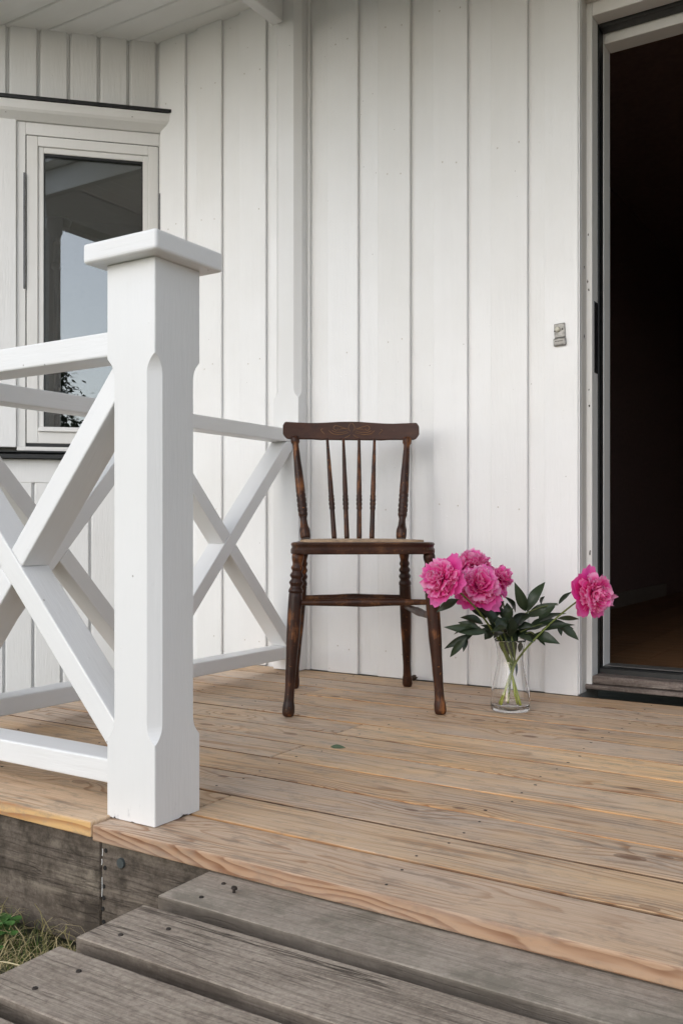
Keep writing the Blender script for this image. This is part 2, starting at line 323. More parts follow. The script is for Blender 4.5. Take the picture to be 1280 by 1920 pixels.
M['conifer'] = mat_attr('dark_foliage', [(0.0, (0.025, 0.045, 0.02)), (1.0, (0.075, 0.105, 0.05))], 0.6, 0.15, None)
M['bark'] = mat_weathered('grey_bark', (0.09, 0.07, 0.055), (0.13, 0.10, 0.08), (0.04, 0.03, 0.025), (0.18, 0.15, 0.12))
M['fallen'] = mat_attr('fading_green_leaf', [(0.0, (0.06, 0.10, 0.05)), (1.0, (0.11, 0.15, 0.09))], 0.6, 0.1, None)
M['dead'] = mat_plain('dry_brown_leaf', (0.075, 0.045, 0.028), 0.8, 0, 0.5)
M['soil'] = mat_plain('lawn_ground', (0.16, 0.16, 0.095), 0.95, 0, 0.5, 0.6, 12)
M['roof'] = mat_plain('roof_felt', (0.05, 0.05, 0.05), 0.9)
M['white_spot'] = mat_plain('white_paint_drip', (0.75, 0.74, 0.72), 0.6)

# ------------------------------------------------------------------ geometry helpers
def link(name, me, mat=None, parent=None, loc=(0, 0, 0), rot=None):
    o = bpy.data.objects.new(name, me); col.objects.link(o)
    if mat is not None and len(me.materials) == 0: me.materials.append(mat)
    o.location = loc
    if rot is not None: o.rotation_euler = rot
    if parent is not None: o.parent = parent
    return o
def from_bm(name, bm, smooth=False):
    me = bpy.data.meshes.new(name); bm.normal_update(); bm.to_mesh(me); bm.free()
    if smooth: me.polygons.foreach_set('use_smooth', [True] * len(me.polygons))
    return me
def tag(o, label=None, cat=None, group=None, kind=None):
    for k, v in (('label', label), ('category', cat), ('group', group), ('kind', kind)):
        if v: o[k] = v
    return o
def thing(name, label, cat, loc=(0, 0, 0), rz=0.0, group=None, kind=None):
    o = bpy.data.objects.new(name, None); col.objects.link(o); o.empty_display_size = 0.05
    o.location = loc; o.rotation_euler = (0, 0, rz)
    return tag(o, label, cat, group, kind)
def box_mesh(name, sx, sy, sz, bev=0.002, seg=1, sub=0):
    bm = bmesh.new(); bmesh.ops.create_cube(bm, size=1.0)
    bmesh.ops.scale(bm, vec=(sx, sy, sz), verts=bm.verts)
    b = min(bev, 0.45 * min(sx, sy, sz))
    if b > 0: bmesh.ops.bevel(bm, geom=list(bm.edges), offset=b, segments=seg, profile=0.5, affect='EDGES')
    return from_bm(name, bm)
def box(name, x0, x1, y0, y1, z0, z1, mat, parent=None, bev=0.002, seg=1):
    me = box_mesh(name, x1 - x0, y1 - y0, z1 - z0, bev, seg)
    return link(name, me, mat, parent, ((x0 + x1) / 2, (y0 + y1) / 2, (z0 + z1) / 2))
def prism(name, pts, y0, y1, mat, parent=None, bev=0.002, loc=(0, 0, 0), seg=1):
    """outline in x,z pushed from y0 to y1"""
    bm = bmesh.new()
    vs = [bm.verts.new((x, y0, z)) for x, z in pts]
    f = bm.faces.new(vs); r = bmesh.ops.extrude_face_region(bm, geom=[f])
    bmesh.ops.translate(bm, vec=(0, y1 - y0, 0), verts=[v for v in r['geom'] if isinstance(v, bmesh.types.BMVert)])
    bmesh.ops.recalc_face_normals(bm, faces=bm.faces)
    if bev: bmesh.ops.bevel(bm, geom=[e for e in bm.edges if e.calc_face_angle(0) > 0.5], offset=bev, segments=seg, profile=0.5, affect='EDGES')
    return link(name, from_bm(name, bm), mat, parent, loc)
def beam(name, a, b, w, d, mat, parent=None, bev=0.002, up=Vector((0, 1, 0))):
    """bar from a to b; w wide in the plane seen from `up`, d deep along `up`; its long axis is local x"""
    a, b = Vector(a), Vector(b); X = (b - a).normalized(); Z = X.cross(up).normalized(); Y = Z.cross(X).normalized()
    me = box_mesh(name, (b - a).length, d, w, bev)
    o = link(name, me, mat, parent)
    mt = Matrix((X, Y, Z)).transposed().to_4x4(); mt.translation = (a + b) / 2
    o.matrix_basis = mt
    return o
def frame_of(axis):
    Z = Vector(axis).normalized(); h = Vector((0, 0, 1)) if abs(Z.z) < 0.9 else Vector((1, 0, 0))
    X = h.cross(Z).normalized(); Y = Z.cross(X); return X, Y, Z
def turned(name, p0, p1, prof, mat, parent, n=20):
    """lathe profile (t, radius) along p0 -> p1; local z is the axis, origin at p0"""
    p0, p1 = Vector(p0), Vector(p1); L = (p1 - p0).length
    vs, fs = [], []
    # catmull smoothing of the profile
    pr = []
    for i in range(len(prof) - 1):
        a = prof[max(i - 1, 0)]; b = prof[i]; c = prof[i + 1]; d = prof[min(i + 2, len(prof) - 1)]
        steps = max(1, min(4, int((c[0] - b[0]) * L / 0.004)))
        for s in range(steps):
            u = s / steps; u2 = u * u * (3 - 2 * u)
            pr.append((b[0] + (c[0] - b[0]) * u, b[1] + (c[1] - b[1]) * u2))
    pr.append(prof[-1])
    for t, r in pr:
        for i in range(n):
            a = 2 * math.pi * i / n; vs.append((r * math.cos(a), r * math.sin(a), t * L))
    for j in range(len(pr) - 1):
        for i in range(n):
            fs.append((j * n + i, j * n + (i + 1) % n, (j + 1) * n + (i + 1) % n, (j + 1) * n + i))
    fs.append(tuple(range(n))[::-1]); fs.append(tuple((len(pr) - 1) * n + i for i in range(n)))
    me = bpy.data.meshes.new(name); me.from_pydata(vs, [], fs)
    me.polygons.foreach_set('use_smooth', [True] * (len(fs) - 2) + [False, False])
    o = link(name, me, mat, parent)
    X, Y, Z = frame_of(p1 - p0); mt = Matrix((X, Y, Z)).transposed().to_4x4(); mt.translation = p0; o.matrix_basis = mt
    return o
def tube_data(path, rad, n=8):
    vs, fs, ts = [], [], []
    P = [Vector(p) for p in path]; X = None
    for i, p in enumerate(P):
        d = (P[min(i + 1, len(P) - 1)] - P[max(i - 1, 0)]).normalized()
        if X is None: X, Y, _ = frame_of(d)
        X = (X - d * X.dot(d)).normalized(); Y = d.cross(X)
        r = rad[i] if isinstance(rad, (list, tuple)) else rad
        for k in range(n):
            a = 2 * math.pi * k / n; vs.append(p + (X * math.cos(a) + Y * math.sin(a)) * r); ts.append(i / (len(P) - 1))
    for j in range(len(P) - 1):
        for k in range(n): fs.append((j * n + k, j * n + (k + 1) % n, (j + 1) * n + (k + 1) % n, (j + 1) * n + k))
    fs.append(tuple(range(n))[::-1]); fs.append(tuple((len(P) - 1) * n + k for k in range(n)))
    return vs, fs, ts
def bez(pts, n=16):
    """smooth curve through points"""
    P = [Vector(p) for p in pts]; out = []
    for i in range(len(P) - 1):
        a = P[max(i - 1, 0)]; b = P[i]; c = P[i + 1]; d = P[min(i + 2, len(P) - 1)]
        for s in range(n):
            u = s / n
            out.append(0.5 * ((2 * b) + (c - a) * u + (2 * a - 5 * b + 4 * c - d) * u * u + (3 * b - 3 * c + d - a) * u ** 3))
    out.append(P[-1]); return out
def attr_mesh(name, vs, fs, ts, vv=None, smooth=True):
    me = bpy.data.meshes.new(name); me.from_pydata([tuple(v) for v in vs], [], fs)
    at = me.attributes.new('t', 'FLOAT', 'POINT'); at.data.foreach_set('value', ts)
    a2 = me.attributes.new('v', 'FLOAT', 'POINT'); a2.data.foreach_set('value', vv if vv else [0.5] * len(vs))
    if smooth: me.polygons.foreach_set('use_smooth', [True] * len(me.polygons))
    return me

# ------------------------------------------------------------------ ground
def ground():
    n = 24; S = 400.0; vs, fs = [], []
    g = [-S, -120, -40, -14, -6, -3, -1.5, 0, 1.5, 3, 6, 14, 40, 120, S]
    rng = random.Random(4)
    for y in g:
        for x in g:
            vs.append((x, y, -0.245 + (rng.uniform(-0.015, 0.015) if abs(x) < 8 and abs(y) < 8 else 0)))
    k = len(g)
    for j in range(k - 1):
        for i in range(k - 1): fs.append((j * k + i, j * k + i + 1, (j + 1) * k + i + 1, (j + 1) * k + i))
    me = bpy.data.meshes.new('ground'); me.from_pydata(vs, [], fs)
    tag(link('ground', me, M['soil']), 'lawn ground around the porch', 'ground', kind='structure')
ground()

# ------------------------------------------------------------------ porch deck
EDGE = [1.110, 1.246, 1.377, 1.511, 1.648, 1.784, 1.920, 2.055, 2.190, 2.326, 2.460, 2.598, 2.738]
XL, XR = -2.15, 1.18
TH = 0.027
JOIST = [-1.93, -1.66, -1.17, -0.66, -0.12, 0.45, 1.10]
deck = thing('porch_deck', 'pine plank porch deck under the chair and railings', 'deck', kind='structure')
nail_me = None
def disc_mesh(name, r, h, n=10):
    bm = bmesh.new(); bmesh.ops.create_cone(bm, cap_ends=True, segments=n, radius1=r, radius2=r * 0.85, depth=h)
    return from_bm(name, bm)
nail_me = disc_mesh('nail', 0.0027, 0.0012); nail_me.materials.append(M['iron'])
rng = random.Random(11)
SEAM = {0: [-1.206], 1: [-1.116], 3: [0.35], 4: [-1.228], 6: [-1.232], 8: [-0.35], 9: [-1.61], 11: [0.2]}
for i in range(12):
    y0, y1 = EDGE[i] + 0.0026, EDGE[i + 1] - 0.0026
    if i == 0: y0 = EDGE[0]
    xs = [XL] + SEAM.get(i, []) + [XR]
    for j in range(len(xs) - 1):
        x0, x1 = xs[j] + (0.0015 if j else 0), xs[j + 1] - (0.0015 if j < len(xs) - 2 else 0)
        dz = -0.0040 + i * 0.00032 + rng.uniform(-0.0006, 0.0006) if i else 0.0 - 0.0040
        mt = M['deck']
        if i == 0: mt = M['nose_fresh'] if j == 0 else M['nose']
        if i == 0 and j == 0: dz = 0.0005
        if i == 1 and j == 0: mt = M['nose_fresh']
        b = box('deck_board', x0, x1, y0, y1, -TH + dz, dz, mt, deck, 0.0024 if i else 0.0030, 2)
        for jx in JOIST:
            if x0 + 0.01 < jx < x1 - 0.01:
                for s in (-1, 1):
                    nx = jx + rng.uniform(-0.012, 0.012); ny = (y0 + y1) / 2 + s * 0.036 + rng.uniform(-0.006, 0.006)
                    if -1.24 < nx < -1.08 and 1.13 < ny < 1.29: continue
                    l = link('nail', nail_me, None, b, (nx - b.location.x, ny - b.location.y, TH / 2 - 0.0001))
                    l.scale = (1, 1, 1) if rng.random() < 0.7 else (1.5, 1.2, 1)
for jx in JOIST: box('joist', jx - 0.022, jx + 0.022, 1.135, 2.74, -0.19, -TH - 0.003, M['skirt'], deck, 0.0)

# grey skirting board below the deck edge
skirt = thing('deck_skirt', 'weathered grey skirting boards below the front edge of the deck', 'skirting')
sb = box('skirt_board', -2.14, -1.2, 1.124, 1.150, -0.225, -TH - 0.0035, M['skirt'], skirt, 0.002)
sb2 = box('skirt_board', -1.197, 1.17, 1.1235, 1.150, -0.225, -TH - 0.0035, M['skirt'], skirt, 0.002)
hole_me = disc_mesh('nail_hole', 0.0042, 0.0016); hole_me.materials.append(M['void'])
for x, z in ((-1.185, -0.048), (-1.187, -0.078), (-1.190, -0.110), (-1.190, -0.130), (-1.192, -0.149), (-1.19, -0.171)):
    link('nail_hole', hole_me, None, sb2, (x - sb2.location.x, -0.0137, z - sb2.location.z), (R(90), 0, 0))
bolt_me = disc_mesh('bolt_head', 0.0095, 0.005, 14); bolt_me.materials.append(M['bolt'])
link('bolt_head', bolt_me, None, sb2, (-1.148 - sb2.location.x, -0.0145, -0.062 - sb2.location.z), (R(90), 0, 0))
for dx_, z0, z1 in ((0.0055, -0.046, -0.058), (0.004, -0.064, -0.074), (0.0045, -0.095, -0.128)):
    vs, fs, ts = tube_data([(dx_ - 1.198, 1.1228, z0), (dx_ - 1.1975, 1.1228, (z0 + z1) / 2), (dx_ - 1.1985, 1.1228, z1)], 0.0008, 5)
    me = bpy.data.meshes.new('paint_drip'); me.from_pydata([tuple(Vector(v) - sb2.location) for v in vs], [], fs); link('paint_drip', me, M['white_spot'], sb2)

# grey step
step = thing('porch_step', 'weathered grey plank step in front of the deck', 'step')
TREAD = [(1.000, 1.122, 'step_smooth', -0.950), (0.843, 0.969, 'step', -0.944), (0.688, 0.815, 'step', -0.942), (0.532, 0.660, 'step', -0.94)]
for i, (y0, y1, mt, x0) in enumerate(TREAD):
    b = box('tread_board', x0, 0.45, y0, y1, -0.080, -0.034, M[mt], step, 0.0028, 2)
    b.rotation_euler = (0, 0, R((-0.1, 0.15, 0.1, 0)[i]))
    for nx in (-0.872, -0.22, 0.37):
        for s in (-1, 1):
            bm = bmesh.new()
            bmesh.ops.create_cone(bm, cap_ends=True, segments=10, radius1=0.0040, radius2=0.0030, depth=0.002)
            nm = from_bm('nail', bm); nm.materials.append(M['iron'])
            link('nail', nm, None, b, (nx + rng.uniform(-0.03, 0.03) - b.location.x, s * 0.030 + rng.uniform(-0.012, 0.012), 0.0236))
# the raised nail on the first tread
raised = thing('raised_nail', 'bent iron nail standing proud of the first grey step board', 'nail', (-0.862, 1.068, -0.0338))
turned('nail_shank', (0, 0, -0.004), (0.001, 0, 0.006), [(0, 0.0022), (1, 0.0022)], M['iron'], raised, 8)
turned('nail_head', (0.001, 0, 0.006), (0.0015, 0, 0.0085), [(0, 0.0050), (0.6, 0.0048), (1, 0.004)], M['iron'], raised, 10)
for x in (-0.91, -0.24, 0.41): box('stringer', x - 0.022, x + 0.022, 0.54, 1.118, -0.24, -0.0815, M['step'], step, 0.0)

# ------------------------------------------------------------------ house: straight wall behind the chair
CEIL = 2.446
YF, YB = 2.735, 2.748
WT = 2.60
main = thing('house_wall', 'white board-and-batten house wall behind the brown chair', 'wall')
cover_r = [-2.452, -2.269, -2.059, -1.862, -1.662, -1.458, -1.250, -1.047]
CW = 0.122
prev = -2.60
rb = random.Random(5)
for i, xr in enumerate(cover_r):
    w = CW + rb.uniform(-0.003, 0.003)
    if i == 0: w = 0.13
    box('cover_board', xr - w, xr, YF + rb.uniform(-0.001, 0.001), YB - 0.0005, -0.13 if xr < -2.06 else 0.0008, WT, M['wall'], main, 0.0035, 2)
backs = [-2.62] + [x - 0.06 for x in cover_r] + [-0.887]
for i in range(len(backs) - 1):
    box('back_board', backs[i] + 0.0008, backs[i + 1] - 0.0008, YB + rb.uniform(0, 0.001), YB + 0.022, -0.13 if backs[i] < -2.0 else 0.0008, WT, M['wall'], main, 0.001)
box('door_casing', -0.991, -0.8865, YF - 0.001, YB - 0.0005, 0.0008, WT, M['wall'], main, 0.002, 2)
# wall right of and above the door
DX0, DX1, DTOP = -0.8865, 0.115, 2.125
box('back_board', DX0 + 0.001, DX1 - 0.001, YB, YB + 0.022, DTOP, WT, M['wall'], main, 0.001)
x = DX0 + 0.02
box('door_casing', DX0 + 0.0015, DX1 - 0.0015, YF, YB - 0.0005, DTOP + 0.002, DTOP + 0.10, M['wall'], main, 0.002)
box('door_casing', DX1, DX1 + 0.105, YF - 0.001, YB - 0.0005, 0.0008, WT, M['wall'], main, 0.002)
x = DX1 + 0.001
while x < 2.2:
    box('back_board', x, x + 0.2025, YB, YB + 0.022, -0.13, WT, M['wall'], main, 0.001)
    box('cover_board', x + 0.145, x + 0.267, YF, YB - 0.0005, -0.13, WT, M['wall'], main, 0.0035, 2)
    x += 0.2035
wn_me = disc_mesh('nail_head', 0.0032, 0.0012, 8); wn_me.materials.append(M['jamb'])
wr = random.Random(77)
for o in [c for c in main.children if c.name.startswith('cover_board') and c.location.x < -0.9]:
    for z in (0.09, 0.575, 1.13, 1.70, 2.2):
        for sx_ in (-1, 1):
            if wr.random() < 0.25: continue
            link('nail_head', wn_me, None, o, (sx_ * 0.028 + wr.uniform(-0.01, 0.01), -o.dimensions.y / 2 - 0.0001, z + wr.uniform(-0.012, 0.012) - o.location.z), (R(90), 0, 0))
# solid wall core behind the cladding, with the doorway left open
box('wall_core', -2.66, DX0 - 0.0005, YB + 0.0235, 2.94, -0.24, 2.62, M['room'], main, 0.0)
box('wall_core', DX1 + 0.0005, 2.3, YB + 0.0235, 2.94, -0.24, 2.62, M['room'], main, 0.0)
box('wall_core', DX0, DX1, YB + 0.0235, 2.94, DTOP + 0.03, 2.62, M['room'], main, 0.0)

# ------------------------------------------------------------------ house: angled wall with the window (local x = along the wall to the left, y = outwards)
bay = thing('bay_wall', 'angled white panelled wall holding the narrow window', 'wall', (-2.582, 2.745, 0), R(225))
HZ0, HZ1 = 2.090, 2.168
def bay_boards(z0, z1, gro, s_end):
    for a, b in zip(gro[:-1], gro[1:]):
        box('cover_board', a[1], b[0], -0.0095, rb.uniform(-0.0008, 0.0008), z0, z1, M['wall'], bay, 0.003, 2)
    for a, b in zip(gro[:-1], gro[1:]):
        box('back_board', (a[0] + a[1]) / 2 + 0.0006, (b[0] + b[1]) / 2 - 0.0006, -0.034, -0.0100, z0, z1, M['wall'], bay, 0.0008)
up = [(-0.03, 0.0), (0.010, 0.024)] + [(0.119 + 0.1135 * i, 0.136 + 0.1135 * i) for i in range(8)]
bay_boards(2.100, WT, up, 1.0)
lo = [(-0.03, 0.0)] + [(0.057 + 0.1065 * i, 0.069 + 0.1065 * i) for i in range(9)]
bay_boards(-0.135, 0.690, lo, 1.0)
box('apron_board', 0.004, 0.92, -0.018, 0.0035, 0.684, 0.775, M['wall'], bay, 0.003, 2)
box('casing_board', 0.551, 0.690, -0.018, 0.006, 0.820, HZ0 - 0.001, M['wall'], bay, 0.003, 2)
box('cover_board', 0.705, 0.80, -0.020, 0.0, 0.78, 2.099, M['wall'], bay, 0.003, 2)
box('cover_board', 0.815, 0.915, -0.020, 0.0, 0.78, 2.099, M['wall'], bay, 0.003, 2)
box('back_board', 0.640, 0.92, -0.040, -0.0205, 0.78, 2.099, M['wall'], bay, 0.001)
for (a, b, z0, z1) in ((-0.06, 0.92, -0.24, 0.80), (-0.06, 0.92, 2.06, 2.62), (0.56, 0.92, 0.8005, 2.0595)):
    box('wall_core', a, b, -0.18, -0.0415, z0, z1, M['room'], bay, 0.0)
# the wall beyond the angle, running on to the left
bf_ = thing('bay_front_wall', 'white panelled wall continuing left beyond the window', 'wall', (-3.2335, 2.0935, 0))
for i in range(11):
    box('cover_board', -0.116 - i * 0.1135, -0.020 - i * 0.1135, -0.001, 0.013, -0.135, WT, M['wall'], bf_, 0.003, 2)
    box('back_board', -0.1245 - i * 0.1135, -0.012 - i * 0.1135, 0.0135, 0.03, -0.135, WT, M['wall'], bf_, 0.001)
box('wall_core', -1.27, -0.012, 0.0305, 0.16, -0.24, 2.62, M['room'], bf_, 0.0)
# header above the window: moulded white board with a black metal cap
hd = prism('window_header', [(-0.0, HZ0)], 0, 0, M['wall']) if False else None
def extrude_x(name, prof, x0, x1, mat, parent, bev=0.0015):
    """profile in y,z pushed along x"""
    bm = bmesh.new(); cx = (x0 + x1) / 2
    vs = [bm.verts.new((x0 - cx, y, z)) for y, z in prof]; f = bm.faces.new(vs)
    r = bmesh.ops.extrude_face_region(bm, geom=[f])
    bmesh.ops.translate(bm, vec=(x1 - x0, 0, 0), verts=[v for v in r['geom'] if isinstance(v, bmesh.types.BMVert)])
    bmesh.ops.recalc_face_normals(bm, faces=bm.faces)
    if bev: bmesh.ops.bevel(bm, geom=[e for e in bm.edges if e.calc_face_angle(0) > 0.6], offset=bev, segments=1, profile=0.5, affect='EDGES')
    return link(name, from_bm(name, bm), mat, parent, (cx, 0, 0))
win = thing('window', None, None); win.parent = bay
extrude_x('header_moulding', [(-0.015, 2.085), (0.006, 2.085), (0.014, 2.092), (0.034, 2.108), (0.040, 2.118), (0.044, 2.149), (-0.015, 2.153)], -0.034, 0.93, M['frame'], win)
extrude_x('metal_cap', [(0.001, 2.156), (0.050, 2.1505), (0.050, 2.158), (0.0515, 2.1625), (0.001, 2.172)], -0.036, 0.94, M['blackmetal'], win, 0.0)
FZ0, FZ1 = 0.806, 2.084
fr = M['frame']
box('jamb', 0.518, 0.5505, -0.05, -0.004, FZ0 + 0.018, FZ1, fr, win, 0.0015)
box('jamb', -0.034, 0.0105, -0.05, -0.004, FZ0 + 0.018, FZ1, fr, win, 0.0015)
box('head_jamb', 0.0108, 0.5177, -0.05, -0.0043, 2.036, FZ1, fr, win, 0.0015)
box('sill', -0.03, 0.5495, -0.05, 0.002, 0.808, 0.8235, fr, win, 0.0015)
# sash with its rebate and glass
SX0, SX1, SZ0, SZ1 = 0.0135, 0.5145, 0.838, 2.0335
sash = thing('sash', None, None); sash.parent = win
box('stile', SX1 - 0.042, SX1, -0.046, -0.006, SZ0, SZ1, fr, sash, 0.002)
box('stile', SX0, SX0 + 0.038, -0.046, -0.006, SZ0, SZ1, fr, sash, 0.002)
box('rail', SX0 + 0.0382, SX1 - 0.0422, -0.046, -0.0063, SZ1 - 0.038, SZ1, fr, sash, 0.002)
box('rail', SX0 + 0.0382, SX1 - 0.0422, -0.046, -0.0063, SZ0, SZ0 + 0.046, fr, sash, 0.002)
gx0, gx1, gz0, gz1 = 0.0735, 0.4515, 0.904, 1.972
box('glazing_bead', gx1, SX1 - 0.0421, -0.046, -0.013, SZ0 + 0.0462, SZ1 - 0.0382, fr, sash, 0.002)
box('glazing_bead', SX0 + 0.0381, gx0, -0.046, -0.013, SZ0 + 0.0462, SZ1 - 0.0382, fr, sash, 0.002)
box('glazing_bead', gx0 + 0.0002, gx1 - 0.0002, -0.046, -0.0133, gz1, SZ1 - 0.0383, fr, sash, 0.002)
extrude_x('drip_rail', [(-0.046, SZ0 + 0.0463), (0.004, SZ0 + 0.0463), (0.004, SZ0 + 0.053), (-0.014, gz0), (-0.046, gz0)], gx0 - 0.02, gx1 + 0.02, fr, sash, 0.001)
box('gasket', gx0, gx1, -0.040, -0.0165, gz1 - 0.010, gz1 - 0.0003, M['black'], sash, 0.0)
box('gasket', gx1 - 0.004, gx1 - 0.0002, -0.040, -0.0165, gz0, gz1 - 0.0103, M['black'], sash, 0.0)
box('gasket', gx0 + 0.0002, gx0 + 0.004, -0.040, -0.0165, gz0, gz1 - 0.0103, M['black'], sash, 0.0)
box('pane', gx0 + 0.0004, gx1 - 0.0004, -0.031, -0.0265, gz0 + 0.0003, gz1 - 0.0103, M['pane'], sash, 0.0)
# dark gaps round the sash, hinges, sill flashing
box('sash_seal', SX1 + 0.0002, 0.5178, -0.046, -0.012, 0.826, 2.035, M['black'], win, 0.0)
box('sash_seal', 0.0107, SX0 - 0.0002, -0.046, -0.012, 0.826, 2.035, M['black'], win, 0.0)
box('sash_seal', SX0, SX1, -0.046, -0.010, SZ1 + 0.0002, 2.0358, M['black'], win, 0.0)
box('sash_seal', SX0, SX1, -0.046, -0.006, 0.8238, SZ0 - 0.0002, M['black'], win, 0.0)
box('hinge', 0.5185, 0.5255, -0.0035, 0.003, 1.435, 1.885, M['flash'], win, 0.001)
box('hinge', 0.0035, 0.0098, -0.0035, 0.003, 1.55, 1.845, M['flash'], win, 0.001)
extrude_x('sill_flashing', [(-0.03, 0.796), (0.0395, 0.786), (0.0395, 0.776), (0.042, 0.776), (0.042, 0.789), (-0.03, 0.8015)], -0.03, 0.92, M['blackmetal'], win, 0.0)
box('sill_seal', -0.02, 0.92, -0.03, 0.003, 0.8018, 0.8075, M['black'], win, 0.0)
for i in range(7):
    sx = 0.06 + i * 0.135
    l = link('flashing_screw', hole_me, None, win, (sx, 0.0, 0.0)); l.location = (sx, 0.022, 0.7925); l.rotation_euler = (R(-10), 0, 0)

# dim room behind the window with an uplighter lamp
room = thing('window_room', 'dim room seen through the narrow window', 'room', (-2.582, 2.745, 0), R(225), kind='structure')
box('room_wall', -0.9, 1.6, -2.2, -2.15, -0.2, 2.62, M['room'], room, 0.0)
box('room_wall', 1.6005, 1.65, -2.2, -0.05, -0.2, 2.62, M['room'], room, 0.0)
box('room_floor', -0.9, 1.6, -2.149, -0.1805, -0.2, 0.02, M['hall_floor'], room, 0.0)
box('room_ceiling', -0.9, 1.6, -2.149, -0.1805, 2.40, 2.62, M['room'], room, 0.0)
box('room_wall', 0.9205, 1.6, -0.18, -0.05, -0.2, 2.62, M['room'], room, 0.0)
lamp = thing('floor_lamp', 'dark uplighter floor lamp standing inside behind the window glass', 'floor lamp')
lamp.parent = None
bm_ = Matrix.Translation((-2.582, 2.745, 0)) @ Matrix.Rotation(R(225), 4, 'Z')
lamp.location = bm_ @ Vector((0.425, -0.33, 0.02))
turned('lamp_base', (0, 0, 0.0005), (0, 0, 0.035), [(0, 0.13), (0.5, 0.13), (0.8, 0.07), (1, 0.015)], M['lamp'], lamp)
turned('pole', (0, 0, 0.0352), (0, 0, 1.70), [(0, 0.014), (0.93, 0.014), (0.935, 0.024), (0.945, 0.024), (0.95, 0.014), (1, 0.016)], M['lamp'], lamp, 14)
turned('lamp_shade', (0, 0, 1.7003), (0, 0, 1.795), [(0, 0.018), (0.15, 0.022), (0.4, 0.030), (0.75, 0.052), (0.95, 0.060), (1.0, 0.058)], M['lamp'], lamp, 24)

# ------------------------------------------------------------------ porch roof: plank ceiling, beams, posts
roof = thing('porch_roof', 'white plank porch ceiling and beams overhead', 'roof')
y = 2.785; i = 0
while y > 0.78:
    box('ceiling_board', -3.45 if y > 1.75 else -2.06, 1.28, y - 0.1135, y - 0.0015, CEIL + rb.uniform(0, 0.0015), CEIL + 0.02, M['ceil'], roof, 0.004)
    y -= 0.115; i += 1
box('roof_deck', -2.06, 1.28, 0.72, 2.9, CEIL + 0.0225, CEIL + 0.15, M['roof'], roof, 0.0)
box('roof_deck', -3.55, -2.0605, 1.64, 2.9, CEIL + 0.0225, CEIL + 0.15, M['roof'], roof, 0.0)
box('fascia_board', -2.06, 1.28, 0.695, 0.7195, CEIL - 0.03, CEIL + 0.17, M['paint_x'], roof, 0.002)
box('front_beam', -1.92, 1.14, 1.158, 1.268, 2.252, CEIL - 0.002, M['paint_x'], roof, 0.003)
bs = box('side_beam', -1.984, -1.938, 1.2695, 2.6815, 2.312, CEIL - 0.002, M['paint_x'], roof, 0.003)
box('roof_slab', -4.6, 2.6, 2.95, 7.8, 2.625, 2.70, M['roof'], roof, 0.0)

def chamfer_post(name, sx, sy, z0, z1, ca, cb, ch, mat, parent, loc, corners=(1, 1, 1, 1), run=0.035, bev=0.0022):
    """square post whose corners are chamfered between heights ca and cb, with curved run-outs"""
    zs = [(z0, 0)]
    for t in (0, .04, .12, .25, .4, .6, .8, 1): zs.append((ca - run + run * t, ch * math.sin(math.pi / 2 * t ** 0.72) if t else 0.0004))
    for t in (1, .8, .6, .4, .25, .12, .04, 0):
        zz = cb + run - run * t
        if zz < z1 - 0.001: zs.append((zz, ch * math.sin(math.pi / 2 * t ** 0.72) if t else 0.0004))
    zs.append((z1, 0.0004 if cb + run < z1 else ch))
    vs, fs = [], []
    hx, hy = sx / 2, sy / 2
    for z, c in zs:
        c = max(c, bev * 0.7)
        cs = [c if k else bev * 0.7 for k in corners]     # order: (+,-), (+,+), (-,+), (-,-)
        vs += [(hx - cs[0], -hy, z), (hx, -hy + cs[0], z), (hx, hy - cs[1], z), (hx - cs[1], hy, z),
               (-hx + cs[2], hy, z), (-hx, hy - cs[2], z), (-hx, -hy + cs[3], z), (-hx + cs[3], -hy, z)]
    n = 8
    for j in range(len(zs) - 1):
        for k in range(n): fs.append((j * n + k, j * n + (k + 1) % n, (j + 1) * n + (k + 1) % n, (j + 1) * n + k))
    fs.append(tuple(range(n))[::-1]); fs.append(tuple((len(zs) - 1) * n + k for k in range(n)))
    me = bpy.data.meshes.new(name); me.from_pydata(vs, [], fs)
    return link(name, me, mat, parent, loc)

newel = thing('newel_post', 'thick white railing post with a square cap at the step', 'post', (-1.159, 1.2125, 0))
chamfer_post('shaft', 0.114, 0.115, -0.0028, 0.9635, 0.170, 0.765, 0.0185, M['newel'], newel, (0, 0, 0))
capm = box_mesh('cap', 0.173, 0.173, 0.0355, 0.006, 3)
link('cap', capm, M['paint_x'], newel, (0, 0, 0.982))
cp = tag(thing('corner_post', 'full-height white roof post at the left front corner of the deck', 'post', (-1.8625, 1.2125, 0)))
chamfer_post('shaft', 0.114, 0.115, 0.0055, 2.2505, 0.98, 2.13, 0.0185, M['paint_z'], cp, (0, 0, 0))
cq = thing('corner_post', 'full-height white roof post at the right front corner of the deck', 'post', (1.08, 1.2125, 0))
chamfer_post('shaft', 0.114, 0.115, 0.0015, 2.2505, 0.98, 2.13, 0.0185, M['paint_z'], cq, (0, 0, 0))
hp = thing('wall_post', 'tall white chamfered post fixed to the wall behind the chair', 'post', (-1.928, 2.708, 0))
chamfer_post('shaft', 0.110, 0.052, 0.003, WT - 0.16, 1.005, 2.70, 0.021, M['paint_z'], hp, (0, 0, 0), (1, 0, 0, 1))

